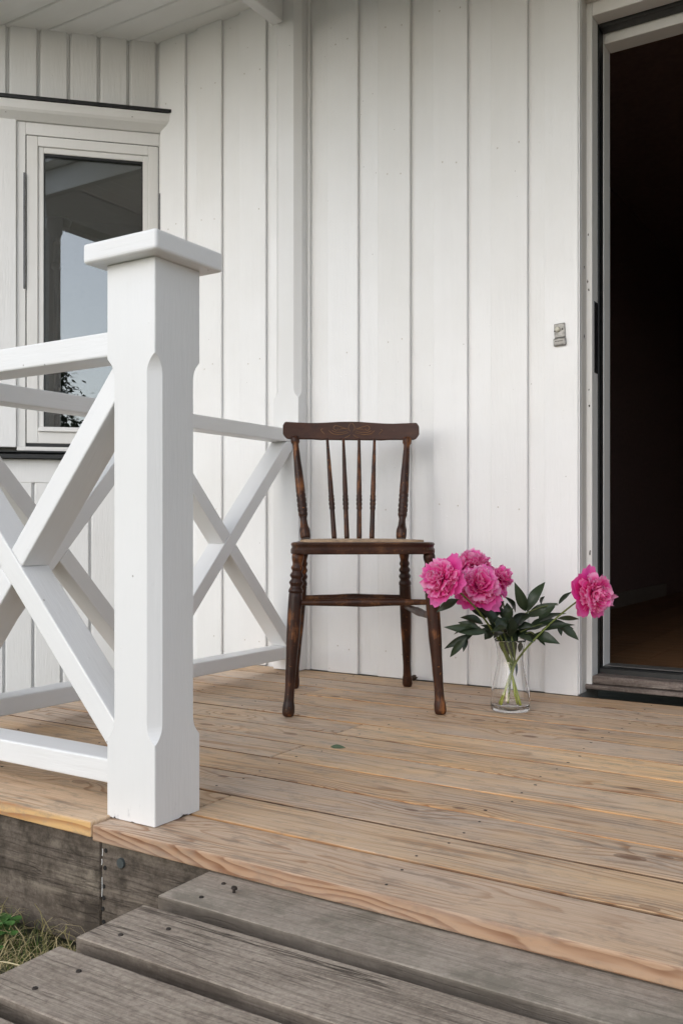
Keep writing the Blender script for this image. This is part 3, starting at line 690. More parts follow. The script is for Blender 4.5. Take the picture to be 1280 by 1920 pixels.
# ------------------------------------------------------------------ railings
fr_ = thing('front_railing', 'white cross-braced railing left of the thick capped post', 'railing')
FY = 1.2125; D = 0.070
px0, px1 = -1.8055, -1.2165
def rail(name, x0, x1, y0, y1, z0, z1, parent, along):
    if along == 'x': return box(name, x0, x1, y0, y1, z0, z1, M['paint_x'], parent, 0.0035, 2)
    o = box(name, -(y1 - y0) / 2, (y1 - y0) / 2, -(x1 - x0) / 2, (x1 - x0) / 2, z0, z1, M['paint_x'], parent, 0.0035, 2)
    o.location = ((x0 + x1) / 2, (y0 + y1) / 2, (z0 + z1) / 2); o.rotation_euler = (0, 0, R(90)); return o
rail('top_rail', px0, px1 + 0.001, FY - D / 2, FY + D / 2, 0.810, 0.855, fr_, 'x')
rail('bottom_rail', px0, px1 + 0.001, FY - D / 2, FY + D / 2, 0.047, 0.0905, fr_, 'x')
def brace(name, a, b, w, d, ax, off, parent, zlo, zhi, lo, hi):
    """diagonal bar as a parallelogram clipped by the rails and posts; plane 'x': horizontal axis x at y=off; plane 'y': horizontal axis y at x=off"""
    a, b = Vector(a), Vector(b); dr = (b - a).normalized(); nn = Vector((-dr.y, dr.x)) * w / 2
    poly = [a - dr - nn, b + dr - nn, b + dr + nn, a - dr + nn]
    def clip(poly, f):
        out = []
        for i in range(len(poly)):
            p, q = poly[i], poly[(i + 1) % len(poly)]; fp, fq = f(p), f(q)
            if fp >= 0: out.append(p)
            if (fp >= 0) != (fq >= 0): out.append(p + (q - p) * (fp / (fp - fq)))
        return out
    for f in (lambda p: p.y - zlo, lambda p: zhi - p.y, lambda p: p.x - lo, lambda p: hi - p.x): poly = clip(poly, f)
    return poly
def brace_obj(poly, d, ax, off, parent):
    cxy = sum(poly, Vector((0, 0))) / len(poly)
    bm = bmesh.new()
    # local frame: x along bar
    e = max(((poly[(i + 1) % len(poly)] - poly[i]) for i in range(len(poly))), key=lambda v: v.length).normalized()
    if e.x < 0: e = -e
    n_ = Vector((-e.y, e.x))
    vs = [bm.verts.new(((p - cxy).dot(e), -d / 2, (p - cxy).dot(n_))) for p in poly]
    f = bm.faces.new(vs); r = bmesh.ops.extrude_face_region(bm, geom=[f])
    bmesh.ops.translate(bm, vec=(0, d, 0), verts=[v for v in r['geom'] if isinstance(v, bmesh.types.BMVert)])
    bmesh.ops.recalc_face_normals(bm, faces=bm.faces)
    bmesh.ops.bevel(bm, geom=list(bm.edges), offset=0.0028, segments=2, profile=0.5, affect='EDGES')
    o = link('diagonal_brace', from_bm('diagonal_brace', bm), M['paint_x'], parent)
    if ax == 'x': X, Y, Z, T = Vector((e.x, 0, e.y)), Vector((0, 1, 0)), Vector((n_.x, 0, n_.y)), Vector((cxy.x, off, cxy.y))
    else: X, Y, Z, T = Vector((0, e.x, e.y)), Vector((-1, 0, 0)), Vector((0, n_.x, n_.y)), Vector((off, cxy.x, cxy.y))
    mt = Matrix((X, Y, Z)).transposed().to_4x4(); mt.translation = T; o.matrix_basis = mt
    return o
def cross(parent, ax, off, through, butt, w, d, zlo, zhi, lo, hi, off2=None):
    """one bar runs through, the other is cut in two against it"""
    P = brace('b', *through, w, d, ax, off, parent, zlo, zhi, lo, hi); brace_obj(P, d, ax, off, parent)
    a, b = Vector(through[0]), Vector(through[1]); dr = (b - a).normalized(); nn = Vector((-dr.y, dr.x))
    Q = brace('b', *butt, w, d, ax, off, parent, zlo, zhi, lo, hi)
    for s in (-1, 1):
        f = lambda p: s * (p - a).dot(nn) - w / 2 - 0.0006
        out = []
        for i in range(len(Q)):
            p, q = Q[i], Q[(i + 1) % len(Q)]; fp, fq = f(p), f(q)
            if fp >= 0: out.append(p)
            if (fp >= 0) != (fq >= 0): out.append(p + (q - p) * (fp / (fp - fq)))
        if len(out) > 2: brace_obj(out, d - 0.002, ax, off if off2 is None else off2, parent)
xc, zc = -1.503, 0.428
cross(fr_, 'x', FY, ((-1.79, 0.735), (-1.222, 0.128)), ((-1.2225, 0.762), (-1.79, 0.086)), 0.0445, 0.069, 0.0908, 0.8097, px0, -1.1990)
sr = thing('side_railing', 'white cross-braced railing running back to the house wall', 'railing')
SX = -1.932
rail('top_rail', SX - D / 2, SX + D / 2, 1.2705, 2.6815, 0.812, 0.857, sr, 'y')
rail('bottom_rail', SX - D / 2, SX + D / 2, 1.2705, 2.6815, 0.047, 0.0905, sr, 'y')
ym = 1.986
for (lo_, hi_) in ((1.2715, ym), (ym, 2.6805)):
    c = (lo_ + hi_) / 2
    if hi_ > 2.6: th = ((2.02, 0.125), (2.665, 0.80)); bt = ((2.665, 0.105), (2.015, 0.795))
    else: th = ((1.32, 0.11), (1.965, 0.80)); bt = ((1.965, 0.105), (1.32, 0.795))
    cross(sr, 'y', SX, th, bt, 0.0445, 0.069, 0.0908, 0.8117, lo_, hi_)

# ------------------------------------------------------------------ doorway
door = thing('doorway', 'open doorway with worn white frame and wooden threshold', 'doorway')
jm = M['jamb']
def jamb_set(sgn, xw):
    f = lambda a, b: (xw + a, xw + b) if sgn > 0 else (xw - b, xw - a)
    a, b = f(0.0002, 0.0045); box('reveal_strip', a, b, 2.7375, 2.7555, 0.006, DTOP, M['wall'], door, 0.001)
    a, b = f(0.0, 0.0225); box('jamb', a, b, 2.800, 2.860, 0.022, DTOP - 0.001, M['frame'], door, 0.003, 2)
    a, b = f(0.0, 0.006); box('reveal_strip', a, b, 2.7562, 2.7995, 0.006, DTOP - 0.002, jm, door, 0.001)
    a, b = f(0.0, 0.026); box('weather_strip', a, b, 2.8605, 2.905, 0.050, DTOP - 0.050, M['black'], door, 0.002)
    a, b = f(0.0, 0.0275); box('inner_jamb', a, b, 2.9055, 2.975, 0.050, DTOP - 0.050, M['frame'], door, 0.003, 2)
    return f
jamb_set(1, DX0); jamb_set(-1, DX1)
jx0, jx1 = DX0 + 0.0227, DX1 - 0.0227
box('head_jamb', jx0, jx1, 2.800, 2.860, 2.072, DTOP - 0.001, M['frame'], door, 0.003, 2)
box('head_reveal', DX0 + 0.006, DX1 - 0.006, 2.757, 2.7995, 2.112, DTOP - 0.0025, jm, door, 0.001)
box('weather_strip', jx0 + 0.004, jx1 - 0.004, 2.8605, 2.905, 2.060, 2.0745, M['black'], door, 0.002)
box('inner_head', jx0 + 0.0055, jx1 - 0.0055, 2.9055, 2.975, 2.030, 2.0745, M['frame'], door, 0.003, 2)
box('strike_plate', DX0 + 0.0215, DX0 + 0.0236, 2.822, 2.857, 0.985, 1.205, M['blackmetal'], door, 0.0008)
th_ = M['thresh']
box('threshold_board', DX0 + 0.0025, DX1 - 0.0025, 2.786, 2.86, 0.016, 0.029, th_, door, 0.002)
box('threshold_board', DX0 + 0.0235, DX1 - 0.0235, 2.800, 2.8615, 0.031, 0.0555, th_, door, 0.003)
box('sill_seal', DX0 + 0.024, DX1 - 0.024, 2.862, 2.903, 0.030, 0.0735, M['black'], door, 0.004)
box('sill_strip', DX0 + 0.027, DX1 - 0.027, 2.9035, 2.975, 0.030, 0.0745, M['alu'], door, 0.002)
box('threshold_board', DX0 + 0.0025, DX1 - 0.0025, 2.9755, 3.03, 0.0, 0.066, th_, door, 0.003)
# paint chips on the frame
chip = random.Random(8)
def flake(x, y, z, w, h, face):
    n_ = 9; pts = []
    for i_ in range(n_):
        a_ = 2 * math.pi * i_ / n_; r_ = chip.uniform(0.45, 1.0); pts.append((math.cos(a_) * r_ * w, math.sin(a_) * r_ * h))
    vs_ = [(a_, -0.0004, b_) if face == 'front' else (0.0004, a_, b_) for a_, b_ in pts]
    me_ = bpy.data.meshes.new('paint_chip'); me_.from_pydata(vs_, [], [tuple(range(n_))]); link('paint_chip', me_, M['iron'], door, (x, y, z))
for z_, w_, h_ in ((1.262, 0.0022, 0.008), (1.236, 0.003, 0.006), (1.405, 0.0025, 0.005), (0.93, 0.002, 0.004), (0.88, 0.003, 0.006), (0.43, 0.0025, 0.012), (0.36, 0.0025, 0.004)): flake(DX0 + 0.012 + chip.uniform(-0.006, 0.008), 2.7998, z_, w_, h_, 'front')
for z_, w_, h_ in ((1.09, 0.004, 0.011), (1.30, 0.005, 0.007), (0.30, 0.004, 0.015)): flake(DX0 + 0.0065, 2.775, z_, w_, h_, 'side')
# dark hallway behind
hall = thing('hallway', 'dark hallway with wooden floor inside the open doorway', 'hallway', kind='structure')
for i in range(16):
    x0 = -1.52 + i * 0.14
    box('floor_board', x0, x0 + 0.139, 3.0305, 7.40, 0.022, 0.05, M['hall_floor'], hall, 0.0008)
box('hall_wall', -1.60, -1.521, 2.941, 7.45, 0.0, 2.62, M['hall_wall'], hall, 0.0)
box('hall_wall', 0.725, 0.80, 2.941, 7.45, 0.0, 2.62, M['hall_wall'], hall, 0.0)
box('hall_wall', -1.5205, 0.7245, 7.41, 7.45, 0.0, 2.62, M['hall_wall'], hall, 0.0)
box('hall_ceiling', -1.5205, 0.7245, 2.941, 7.409, 2.45, 2.62, M['hall_wall'], hall, 0.0)
box('hall_wall', -1.5205, -0.89, 2.941, 2.985, 0.05, 2.449, M['hall_wall'], hall, 0.0)
box('baseboard', -1.5205, -1.505, 2.99, 6.55, 0.0505, 0.135, M['hall_trim'], hall, 0.002)
box('baseboard', -1.50, 0.72, 7.392, 7.4095, 0.0505, 0.16, M['hall_trim'], hall, 0.002)
# door bell on the casing
bell = thing('door_bell', 'small grey metal doorbell push on the white door casing', 'doorbell', (-0.941, YF - 0.0012, 1.097))
bell.rotation_euler = (0, R(-3), 0); bell.scale = (0.9, 0.9, 0.92)
box('back_plate', -0.019, 0.019, -0.006, -0.0002, -0.014, 0.034, M['bell'], bell, 0.003, 2)
box('name_holder', -0.0225, 0.0205, -0.011, -0.0002, -0.041, -0.0145, M['bell'], bell, 0.004, 2)
box('name_strip', -0.019, 0.0165, -0.0122, -0.0112, -0.034, -0.0205, M['paper'], bell, 0.0004)
for i in range(9): box('letter', -0.0150 + i * 0.0032, -0.0130 + i * 0.0032 , -0.01265, -0.01222, -0.0275 + 0.0004 * (i % 3), -0.0245, M['iron'], bell, 0.0)
turned('push_button', (-0.006, -0.006, 0.014), (-0.006, -0.013, 0.014), [(0, 0.0095), (0.5, 0.0088), (0.75, 0.0078), (1, 0.005)], M['bell_light'], bell, 18)
for x_, z_ in ((-0.0165, 0.010), (0.0105, 0.013)): turned('screw', (x_, -0.005, z_), (x_, -0.0072, z_), [(0, 0.0032), (1, 0.0028)], M['void'], bell, 8)

# ------------------------------------------------------------------ chair
def make_chair():
    t = thing('wooden_chair', 'old dark brown wooden chair with spindle back against the white wall', 'chair', (-1.281 + 0.004, 2.135 + 0.005, -0.0012), R(36.3))
    Zm, Xm = M['chair_z'], M['chair_x']
    ST, SB = 0.468, 0.4355
    # front legs: swelling foot, long taper, four rings and a bulb under the seat
    fl = [(a_, r_ if not 0.745 < a_ < 0.95 else 0.0165 + (r_ - 0.0165) * 1.45) for a_, r_ in [(0, 0.0105), (0.006, 0.0145), (0.025, 0.0168), (0.055, 0.0165), (0.10, 0.0135), (0.16, 0.0128), (0.30, 0.0148), (0.50, 0.0182), (0.66, 0.0190), (0.742, 0.0186),
          (0.747, 0.0170), (0.752, 0.0188), (0.765, 0.0190), (0.785, 0.0158), (0.792, 0.0158), (0.808, 0.0185), (0.815, 0.0186), (0.832, 0.0150), (0.838, 0.0150), (0.852, 0.0178), (0.860, 0.0178), (0.878, 0.0143),
          (0.884, 0.0143), (0.898, 0.0166), (0.905, 0.0166), (0.920, 0.0142), (0.935, 0.0146), (0.955, 0.0162), (0.972, 0.0170), (0.99, 0.0150), (1.0, 0.0125)]]
    bl = [(a, r * 0.95) for a, r in fl]
    fl_ = [(-0.206, 0.012), (0.208, 0.012)]; ft = [(-0.178, 0.040), (0.180, 0.040)]
    bf = [(-0.181, 0.462), (0.181, 0.462)]; bt = [(-0.155, 0.352), (0.155, 0.352)]
    def P(a, b, z): u = z / SB; return (a[0] + (b[0] - a[0]) * u, a[1] + (b[1] - a[1]) * u, z)
    for a, b in zip(fl_, ft): turned('leg', (*a, 0), (*b, SB + 0.006), fl, Zm, t)
    for a, b in zip(bf, bt): turned('leg', (*a, 0), (*b, SB + 0.006), bl, Zm, t)
    sp = [(0, 0.0075), (0.05, 0.0078), (0.3, 0.0098), (0.5, 0.0125), (0.7, 0.0098), (0.95, 0.0078), (1, 0.0075)]
    turned('stretcher', P(fl_[0], ft[0], 0.304), P(fl_[1], ft[1], 0.304), sp, Xm, t, 14)
    turned('stretcher', P(bf[0], bt[0], 0.292), P(bf[1], bt[1], 0.292), sp, Xm, t, 14)
    for k in (0, 1): turned('stretcher', P(fl_[k], ft[k], 0.262), P(bf[k], bt[k], 0.262), sp, Xm, t, 14)
    # seat: rounded front corners, narrower at the back, moulded edge
    def outline(off):
        pts = []
        hw, hb, y0, y1, rf, rbk = 0.1985 - off, 0.176 - off, 0.000 + off, 0.392 - off, 0.052, 0.09
        def arc(cx, cy, r, a0, a1, n=7):
            for i in range(n + 1):
                a = a0 + (a1 - a0) * i / n; pts.append((cx + r * math.cos(a), cy + r * math.sin(a)))
        arc(hw - rf, y0 + rf, rf, -math.pi / 2, 0); arc(hb - rbk, y1 - rbk, rbk, 0, math.pi / 2)
        arc(-hb + rbk, y1 - rbk, rbk, math.pi / 2, math.pi); arc(-hw + rf, y0 + rf, rf, math.pi, 1.5 * math.pi)
        return pts
    lay = [(0.004, SB), (0.0005, SB + 0.003), (0.000, SB + 0.012), (0.0035, SB + 0.019), (0.002, SB + 0.024), (0.0005, SB + 0.027), (0.003, ST - 0.001), (0.008, ST), (0.034, ST + 0.0005)]
    vs, fs = [], []; n = 32
    for off, z in lay: vs += [(x, y, z) for x, y in outline(off)]
    for j in range(len(lay) - 1):
        for k in range(n): fs.append((j * n + k, j * n + (k + 1) % n, (j + 1) * n + (k + 1) % n, (j + 1) * n + k))
    fs.append(tuple(range(n))[::-1]); fs.append(tuple((len(lay) - 1) * n + k for k in range(n)))
    me = bpy.data.meshes.new('seat'); me.from_pydata(vs, [], fs); link('seat', me, Xm, t)
    vs = []; fs = []
    for off, z in ((0.026, ST + 0.0006), (0.027, ST + 0.0062), (0.06, ST + 0.0076)): vs += [(x, y, z) for x, y in outline(off)]
    for j in range(2):
        for k in range(n): fs.append((j * n + k, j * n + (k + 1) % n, (j + 1) * n + (k + 1) % n, (j + 1) * n + k))
    fs.append(tuple(2 * n + k for k in range(n)))
    me = bpy.data.meshes.new('seat_panel'); me.from_pydata(vs, [], fs); link('seat_panel', me, M['seatpad'], t)
    # back posts
    bp = [(0, 0.0145), (0.03, 0.0162), (0.075, 0.0164), (0.14, 0.0115), (0.19, 0.0105), (0.215, 0.0125), (0.225, 0.0142), (0.245, 0.0146), (0.252, 0.0128), (0.262, 0.0148), (0.285, 0.0152), (0.300, 0.0132), (0.312, 0.0152), (0.335, 0.0152), (0.350, 0.0132), (0.362, 0.0150), (0.385, 0.0150), (0.398, 0.0132), (0.412, 0.0148), (0.43, 0.0148),
          (0.438, 0.0136), (0.46, 0.0146), (0.62, 0.0134), (0.80, 0.0112), (0.915, 0.0098), (0.93, 0.0104), (0.945, 0.0138), (0.975, 0.0142), (1.0, 0.0118)]
    zt = 0.792
    def ypos(u): return 0.366 + 0.088 * u
    for s in (-1, 1): turned('back_post', (s * 0.1475, 0.366, ST + 0.0070), (s * 0.179, 0.452, zt + 0.004), bp, Zm, t, 18)
    spn = [(0, 0.0075), (0.02, 0.0080), (0.25, 0.0074), (0.285, 0.0072), (0.292, 0.0088), (0.312, 0.0088), (0.322, 0.0074), (0.332, 0.0092), (0.352, 0.0094), (0.362, 0.0076), (0.374, 0.0092), (0.394, 0.0092), (0.402, 0.0078), (0.412, 0.0088), (0.425, 0.0088), (0.432, 0.0078), (0.48, 0.0080), (0.72, 0.0064), (0.97, 0.0046), (1, 0.0046)]
    for x0, x1 in ((-0.0595, -0.0765), (-0.0205, -0.0255), (0.0175, 0.0245), (0.0568, 0.0735)):
        turned('spindle', (x0, 0.366, ST + 0.0070), (x1, 0.448, zt - 0.0015), spn, Zm, t, 12)
    # crest rail: bowed plank with eared ends, raised middle and a stepped lower edge
    W = 0.2165; NX = 48
    def topz(x):
        a = abs(x) / W; e = 0.848 - 0.006 * math.sin(min(1, a / 0.62) * math.pi / 2) ** 2
        return e + (0.0025 * max(0, (a - 0.62) / 0.38) ** 1.0) - (0.012 * max(0, (a - 0.955) / 0.045) ** 2)
    def botz(x):
        a = abs(x) / W
        z = 0.7895 + (0.0 if a > 0.52 else -0.0018)
        if 0.46 < a <= 0.54: z = 0.7895 - 0.0018 * (0.54 - a) / 0.08 if a > 0.46 else z
        if a < 0.40: z = 0.7885
        return z + 0.016 * max(0, (a - 0.93) / 0.07) ** 1.6
    vs, fs = [], []
    xs = [-W + 2 * W * (0.5 - 0.5 * math.cos(math.pi * i / NX)) * 1.0 for i in range(NX + 1)]
    th = 0.0095
    for x in xs:
        yb = 0.452 + 0.016 * (1 - (x / W) ** 2); a, b = topz(x), botz(x); m = 0.003; lean = 0.13
        ring = [(-th, b + m), (-th, a - m), (-th + m, a), (th - m, a), (th, a - m), (th, b + m), (th - m, b), (-th + m, b)]
        for dy, z in ring: vs.append((x, yb + dy + (z - 0.79) * lean, z))
    n = 8
    for j in range(NX):
        for k in range(n): fs.append((j * n + k, j * n + (k + 1) % n, (j + 1) * n + (k + 1) % n, (j + 1) * n + k))
    fs.append(tuple(range(n))[::-1]); fs.append(tuple(NX * n + k for k in range(n)))
    me = bpy.data.meshes.new('crest_rail'); me.from_pydata(vs, [], fs)
    bm = bmesh.new(); bm.from_mesh(me); bmesh.ops.recalc_face_normals(bm, faces=bm.faces); bm.to_mesh(me); bm.free()
    crest = link('crest_rail', me, M['crest'], t)
    # pressed scroll ornament on the crest
    def onface(x, z): return (x, 0.452 + 0.016 * (1 - (x / W) ** 2) - th + (z - 0.79) * 0.13 + 0.0002, z)
    curves = [[(0.006, 0.822), (0.03, 0.829), (0.052, 0.834), (0.058, 0.825), (0.048, 0.819), (0.043, 0.826)],
              [(0.010, 0.812), (0.035, 0.806), (0.060, 0.808), (0.074, 0.820)], [(0.012, 0.818), (0.03, 0.813), (0.05, 0.813), (0.064, 0.820)],
              [(0.0045, 0.816), (0.010, 0.828), (0.006, 0.839), (0.001, 0.842)], [(0.004, 0.806), (0.013, 0.799), (0.022, 0.796)],
              [(0.086, 0.806), (0.092, 0.812), (0.098, 0.820), (0.092, 0.824)], [(0.014, 0.824), (0.03, 0.824), (0.042, 0.820)]]
    vs, fs = [], []
    for c in curves:
        for s in (-1, 1):
            pts = bez([onface(s * x + 0.002, z) for x, z in c], 6); nn = len(pts)
            rad = [0.0015 * math.sin(math.pi * (0.12 + 0.8 * i / (nn - 1))) ** 0.7 for i in range(nn)]
            v, f, _ = tube_data(pts, rad, 6); o0 = len(vs); vs += [tuple(p) for p in v]; fs += [tuple(o0 + i for i in q) for q in f]
    me = bpy.data.meshes.new('pressed_scroll'); me.from_pydata(vs, [], fs); me.polygons.foreach_set('use_smooth', [True] * len(fs))
    o = link('pressed_scroll', me, M['carve'], crest); o['kind'] = 'stuff'
    return t
make_chair()

# ------------------------------------------------------------------ vase
VC = Vector((-0.979, 2.429, -0.0004))
vase = thing('glass_vase', 'clear waisted glass vase standing on the deck beside the chair', 'vase', VC)
prof = [(0.000, 0.0500), (0.002, 0.0528), (0.010, 0.0545), (0.030, 0.0548), (0.055, 0.0520), (0.080, 0.0470), (0.105, 0.0415), (0.125, 0.0375), (0.140, 0.0360), (0.152, 0.0360), (0.168, 0.0378), (0.183, 0.0408), (0.196, 0.0440)]
def lathe_closed(name, rings, mat, parent, n=48, cap0=True, cap1=True):
    vs, fs = [], []
    for z, r in rings:
        for i in range(n):
            a = 2 * math.pi * i / n; vs.append((r * math.cos(a), r * math.sin(a), z))
    for j in range(len(rings) - 1):
        for i in range(n): fs.append((j * n + i, j * n + (i + 1) % n, (j + 1) * n + (i + 1) % n, (j + 1) * n + i))
    if cap0: fs.append(tuple(range(n))[::-1])
    if cap1: fs.append(tuple((len(rings) - 1) * n + i for i in range(n)))
    me = bpy.data.meshes.new(name); me.from_pydata(vs, [], fs)
    me.polygons.foreach_set('use_smooth', [len(p.vertices) == 4 for p in me.polygons])
    bm = bmesh.new(); bm.from_mesh(me); bmesh.ops.recalc_face_normals(bm, faces=bm.faces); bm.to_mesh(me); bm.free()
    return link(name, me, mat, parent)
def rz(z):
    for (a, ra), (b, rb_) in zip(prof[:-1], prof[1:]):
        if a <= z <= b: return ra + (rb_ - ra) * (z - a) / (b - a)
    return prof[-1][1]
zz = [i * 0.196 / 40 for i in range(41)]
outer = [(0, 0.050), (0.0008, 0.0518)] + [(z, rz(z)) for z in zz[1:]]
inner = [(z, rz(z) - 0.0022) for z in zz[::-1] if z > 0.010] + [(0.0085, 0.046), (0.0075, 0.02)]
lathe_closed('glass_body', outer + [(0.1968, 0.0432)] + inner, M['glass'], vase)

# ------------------------------------------------------------------ peonies
prng = random.Random(21)
def petal_grid(L, W, a0, a1, cup, ruf, rng, nu=6, nv=7, r0=0.0, z0=0.0, notch=0.06, freq=5.0):
    """petal in the x,z plane leaning out from +z: returns verts (list of lists) before rotation about z"""
    vs, ts = [], []
    ph = rng.uniform(0, 6.28); ph2 = rng.uniform(0, 6.28)
    pts = []; x, z = r0, z0
    for j in range(nv + 1):
        t = j / nv; a = a0 + (a1 - a0) * t
        pts.append((x, z, a)); x += math.sin(a) * L / nv; z += math.cos(a) * L / nv
    for j in range(nv + 1):
        t = j / nv; x, z, a = pts[j]
        w = W * (0.16 + 0.84 * math.sin(math.pi * min(1, t * 0.60 + 0.02)) ** 0.9) * (1 - 0.12 * max(0, t - 0.8) / 0.2)
        nx_, nz_ = -math.cos(a), math.sin(a)
        for i in range(nu + 1):
            s = 2 * i / nu - 1
            lift = cup * W * s * s + ruf * L * t * t * (math.sin(s * freq + ph) + 0.6 * math.sin(s * freq * 2.1 + ph2))
            ext = L * t * t * (-notch * s * s + 0.05 * math.sin(s * freq * 1.4 + ph2) * t)
            vs.append(Vector((x + nx_ * lift + math.sin(a) * ext, s * w, z + nz_ * lift + math.cos(a) * ext))); ts.append(t)
    fs = [(j * (nu + 1) + i, j * (nu + 1) + i + 1, (j + 1) * (nu + 1) + i + 1, (j + 1) * (nu + 1) + i) for j in range(nv) for i in range(nu)]
    return vs, fs, ts
def make_bloom(parent, center, axis, rad, seed, inner=150, guards=9, spread=1.0):
    rng = random.Random(seed)
    bl = thing('bloom', None, None); bl.parent = parent
    X, Y, Z = frame_of(axis); mt = Matrix((X, Y, Z)).transposed().to_4x4(); mt.translation = Vector(center); bl.matrix_basis = mt
    for g in range(guards):
        th = 2 * math.pi * (g + rng.uniform(-0.25, 0.25)) / guards + (0.3 if g % 2 else 0)
        Lg = rad * rng.uniform(1.05, 1.35); wg = rad * rng.uniform(0.44, 0.62)
        vs, fs, ts = petal_grid(Lg, wg, R(rng.uniform(88, 105)), R(rng.uniform(45, 100)) * spread, rng.uniform(0.10, 0.30), rng.uniform(0.02, 0.05), rng, 8, 8, rad * 0.12, -rad * 0.40, 0.20, 5)
        rot = Matrix.Rotation(th, 3, 'Z'); vs = [rot @ v for v in vs]
        me = attr_mesh('outer_petal', vs, fs, ts, [rng.random()] * len(vs)); link('outer_petal', me, M['guard'], bl)
    VS, FS, TS, VV = [], [], [], []
    for k in range(inner):
        u = (k + 0.5) / inner
        pol = math.acos(1 - u * 1.22)            # from the axis outwards
        az = k * 2.39996 + rng.uniform(-0.3, 0.3)
        L = rad * rng.uniform(0.42, 0.84); W = rad * rng.uniform(0.12, 0.34)
        a0 = pol + rng.uniform(-0.15, 0.15); curl = rng.uniform(-0.55, 0.35)
        vs, fs, ts = petal_grid(L, W, a0, a0 + curl, rng.uniform(0.1, 0.8), rng.uniform(0.04, 0.12), rng, 4, 5, math.sin(pol) * rad * 0.22, math.cos(pol) * rad * 0.20 - rad * 0.10, -0.05, 6)
        rot = Matrix.Rotation(az, 3, 'Z'); o0 = len(VS); v0 = rng.random()
        tw = Matrix.Rotation(rng.uniform(-0.5, 0.5), 3, Vector((math.sin(pol), 0, math.cos(pol))))
        VS += [rot @ (tw @ v) for v in vs]; FS += [tuple(o0 + i for i in f) for f in fs]; TS += ts; VV += [v0] * len(vs)
    o = link('ruffled_petals', attr_mesh('ruffled_petals', VS, FS, TS, VV), M['petal'], bl); o['kind'] = 'stuff'
    # green calyx behind
    vs, fs, ts = tube_data([(0, 0, -rad * 0.55), (0, 0, -rad * 0.46), (0, 0, -rad * 0.34), (0, 0, -rad * 0.22)], [0.004, 0.009, 0.015, 0.012], 10)
    link('calyx', attr_mesh('calyx', vs, fs, [0.8] * len(ts)), M['stem'], bl)
    return mt @ Vector((0, 0, -rad * 0.5))
def make_leaf(parent, base, tip, width, rng, bow=0.12, roll=None, fold=0.25):
    base, tip = Vector(base), Vector(tip); d = tip - base; L = d.length; X = d.normalized()
    view = (Vector((0, 0, 0.5)) - base).normalized()
    up = (Vector((0, 0, 1)) * 0.55 + view * 0.75).normalized()
    Nn = (up - X * up.dot(X)).normalized(); rl = rng.uniform(-0.45, 0.45) if roll is None else roll
    Nn = (Matrix.Rotation(rl, 3, X) @ Nn); Yd = Nn.cross(X)
    vs, fs, ts = [], [], []; nv = 10; nu = 4; ph = rng.uniform(0, 6.28)
    for j in range(nv + 1):
        t = j / nv
        w = width * 0.5 * (math.sin(math.pi * t ** 0.80) ** 1.0) if 0 < t < 1 else 0.0
        if j == 0: w = width * 0.05
        c = X * (L * t) + Nn * (bow * L * math.sin(math.pi * t))
        for i in range(nu + 1):
            s = 2 * i / nu - 1
            vs.append(c + Yd * (s * w) + Nn * (fold * w * abs(s) + 0.06 * w * math.sin(t * 14 + ph + s)))
            ts.append(0.35 + 0.4 * t + (0.25 if i == 2 else 0))
    for j in range(nv):
        for i in range(nu): fs.append((j * 5 + i, j * 5 + i + 1, (j + 1) * 5 + i + 1, (j + 1) * 5 + i))
    o = link('leaf', attr_mesh('leaf', vs, fs, ts, [rng.random()] * len(vs)), M['leaf'], parent); o.location = base - parent.location
    return o
f_ = 1737.0; yw = R(32.27)
FWD = Vector((-math.sin(yw), math.cos(yw), 0)); RGT = Vector((math.cos(yw), math.sin(yw), 0))
def spot(u, v, d): return Vector((0, 0, 0.5)) + (FWD + RGT * ((u - 640) / f_) + Vector((0, 0, (994 - v) / f_))) * d
toC = -FWD
BLOOM = [  # centre, axis, radius, base in vase, label
    ((-1.077, 2.190, 0.373), (toC * 0.62 - RGT * 0.78 + Vector((0, 0, 0.30))), 0.0535, (0.020, -0.012), 'pink peony at the left, in front of the chair leg', 120, 9),
    ((-1.100, 2.451, 0.402), (toC * 0.35 + Vector((0, 0, 0.95)) - RGT * 0.05), 0.0500, (-0.015, 0.02), 'topmost pink peony at the back of the bouquet', 140, 8),
    ((-1.032, 2.335, 0.347), (toC * 0.85 + Vector((0, 0, 0.42)) + RGT * 0.05), 0.0575, (0.014, 0.018), 'large open pink peony in the middle front of the bouquet', 130, 9),
    ((-1.026, 2.476, 0.363), (toC * 0.45 + RGT * 0.62 + Vector((0, 0, 0.45))), 0.0385, (-0.022, -0.014), 'small pink peony to the right of the bouquet cluster', 110, 8),
    ((-1.128, 2.420, 0.384), (toC * 0.5 + Vector((0, 0, 0.7)) - RGT * 0.2), 0.0430, (0.028, 0.006), 'half-hidden pink peony between the left and topmost blooms', 100, 7),
    ((-0.783, 2.556, 0.322), (toC * 0.80 + RGT * 0.50 + Vector((0, 0, 0.10))), 0.0585, (-0.034, 0.004), 'pink peony leaning far right across the door frame', 125, 9),
]
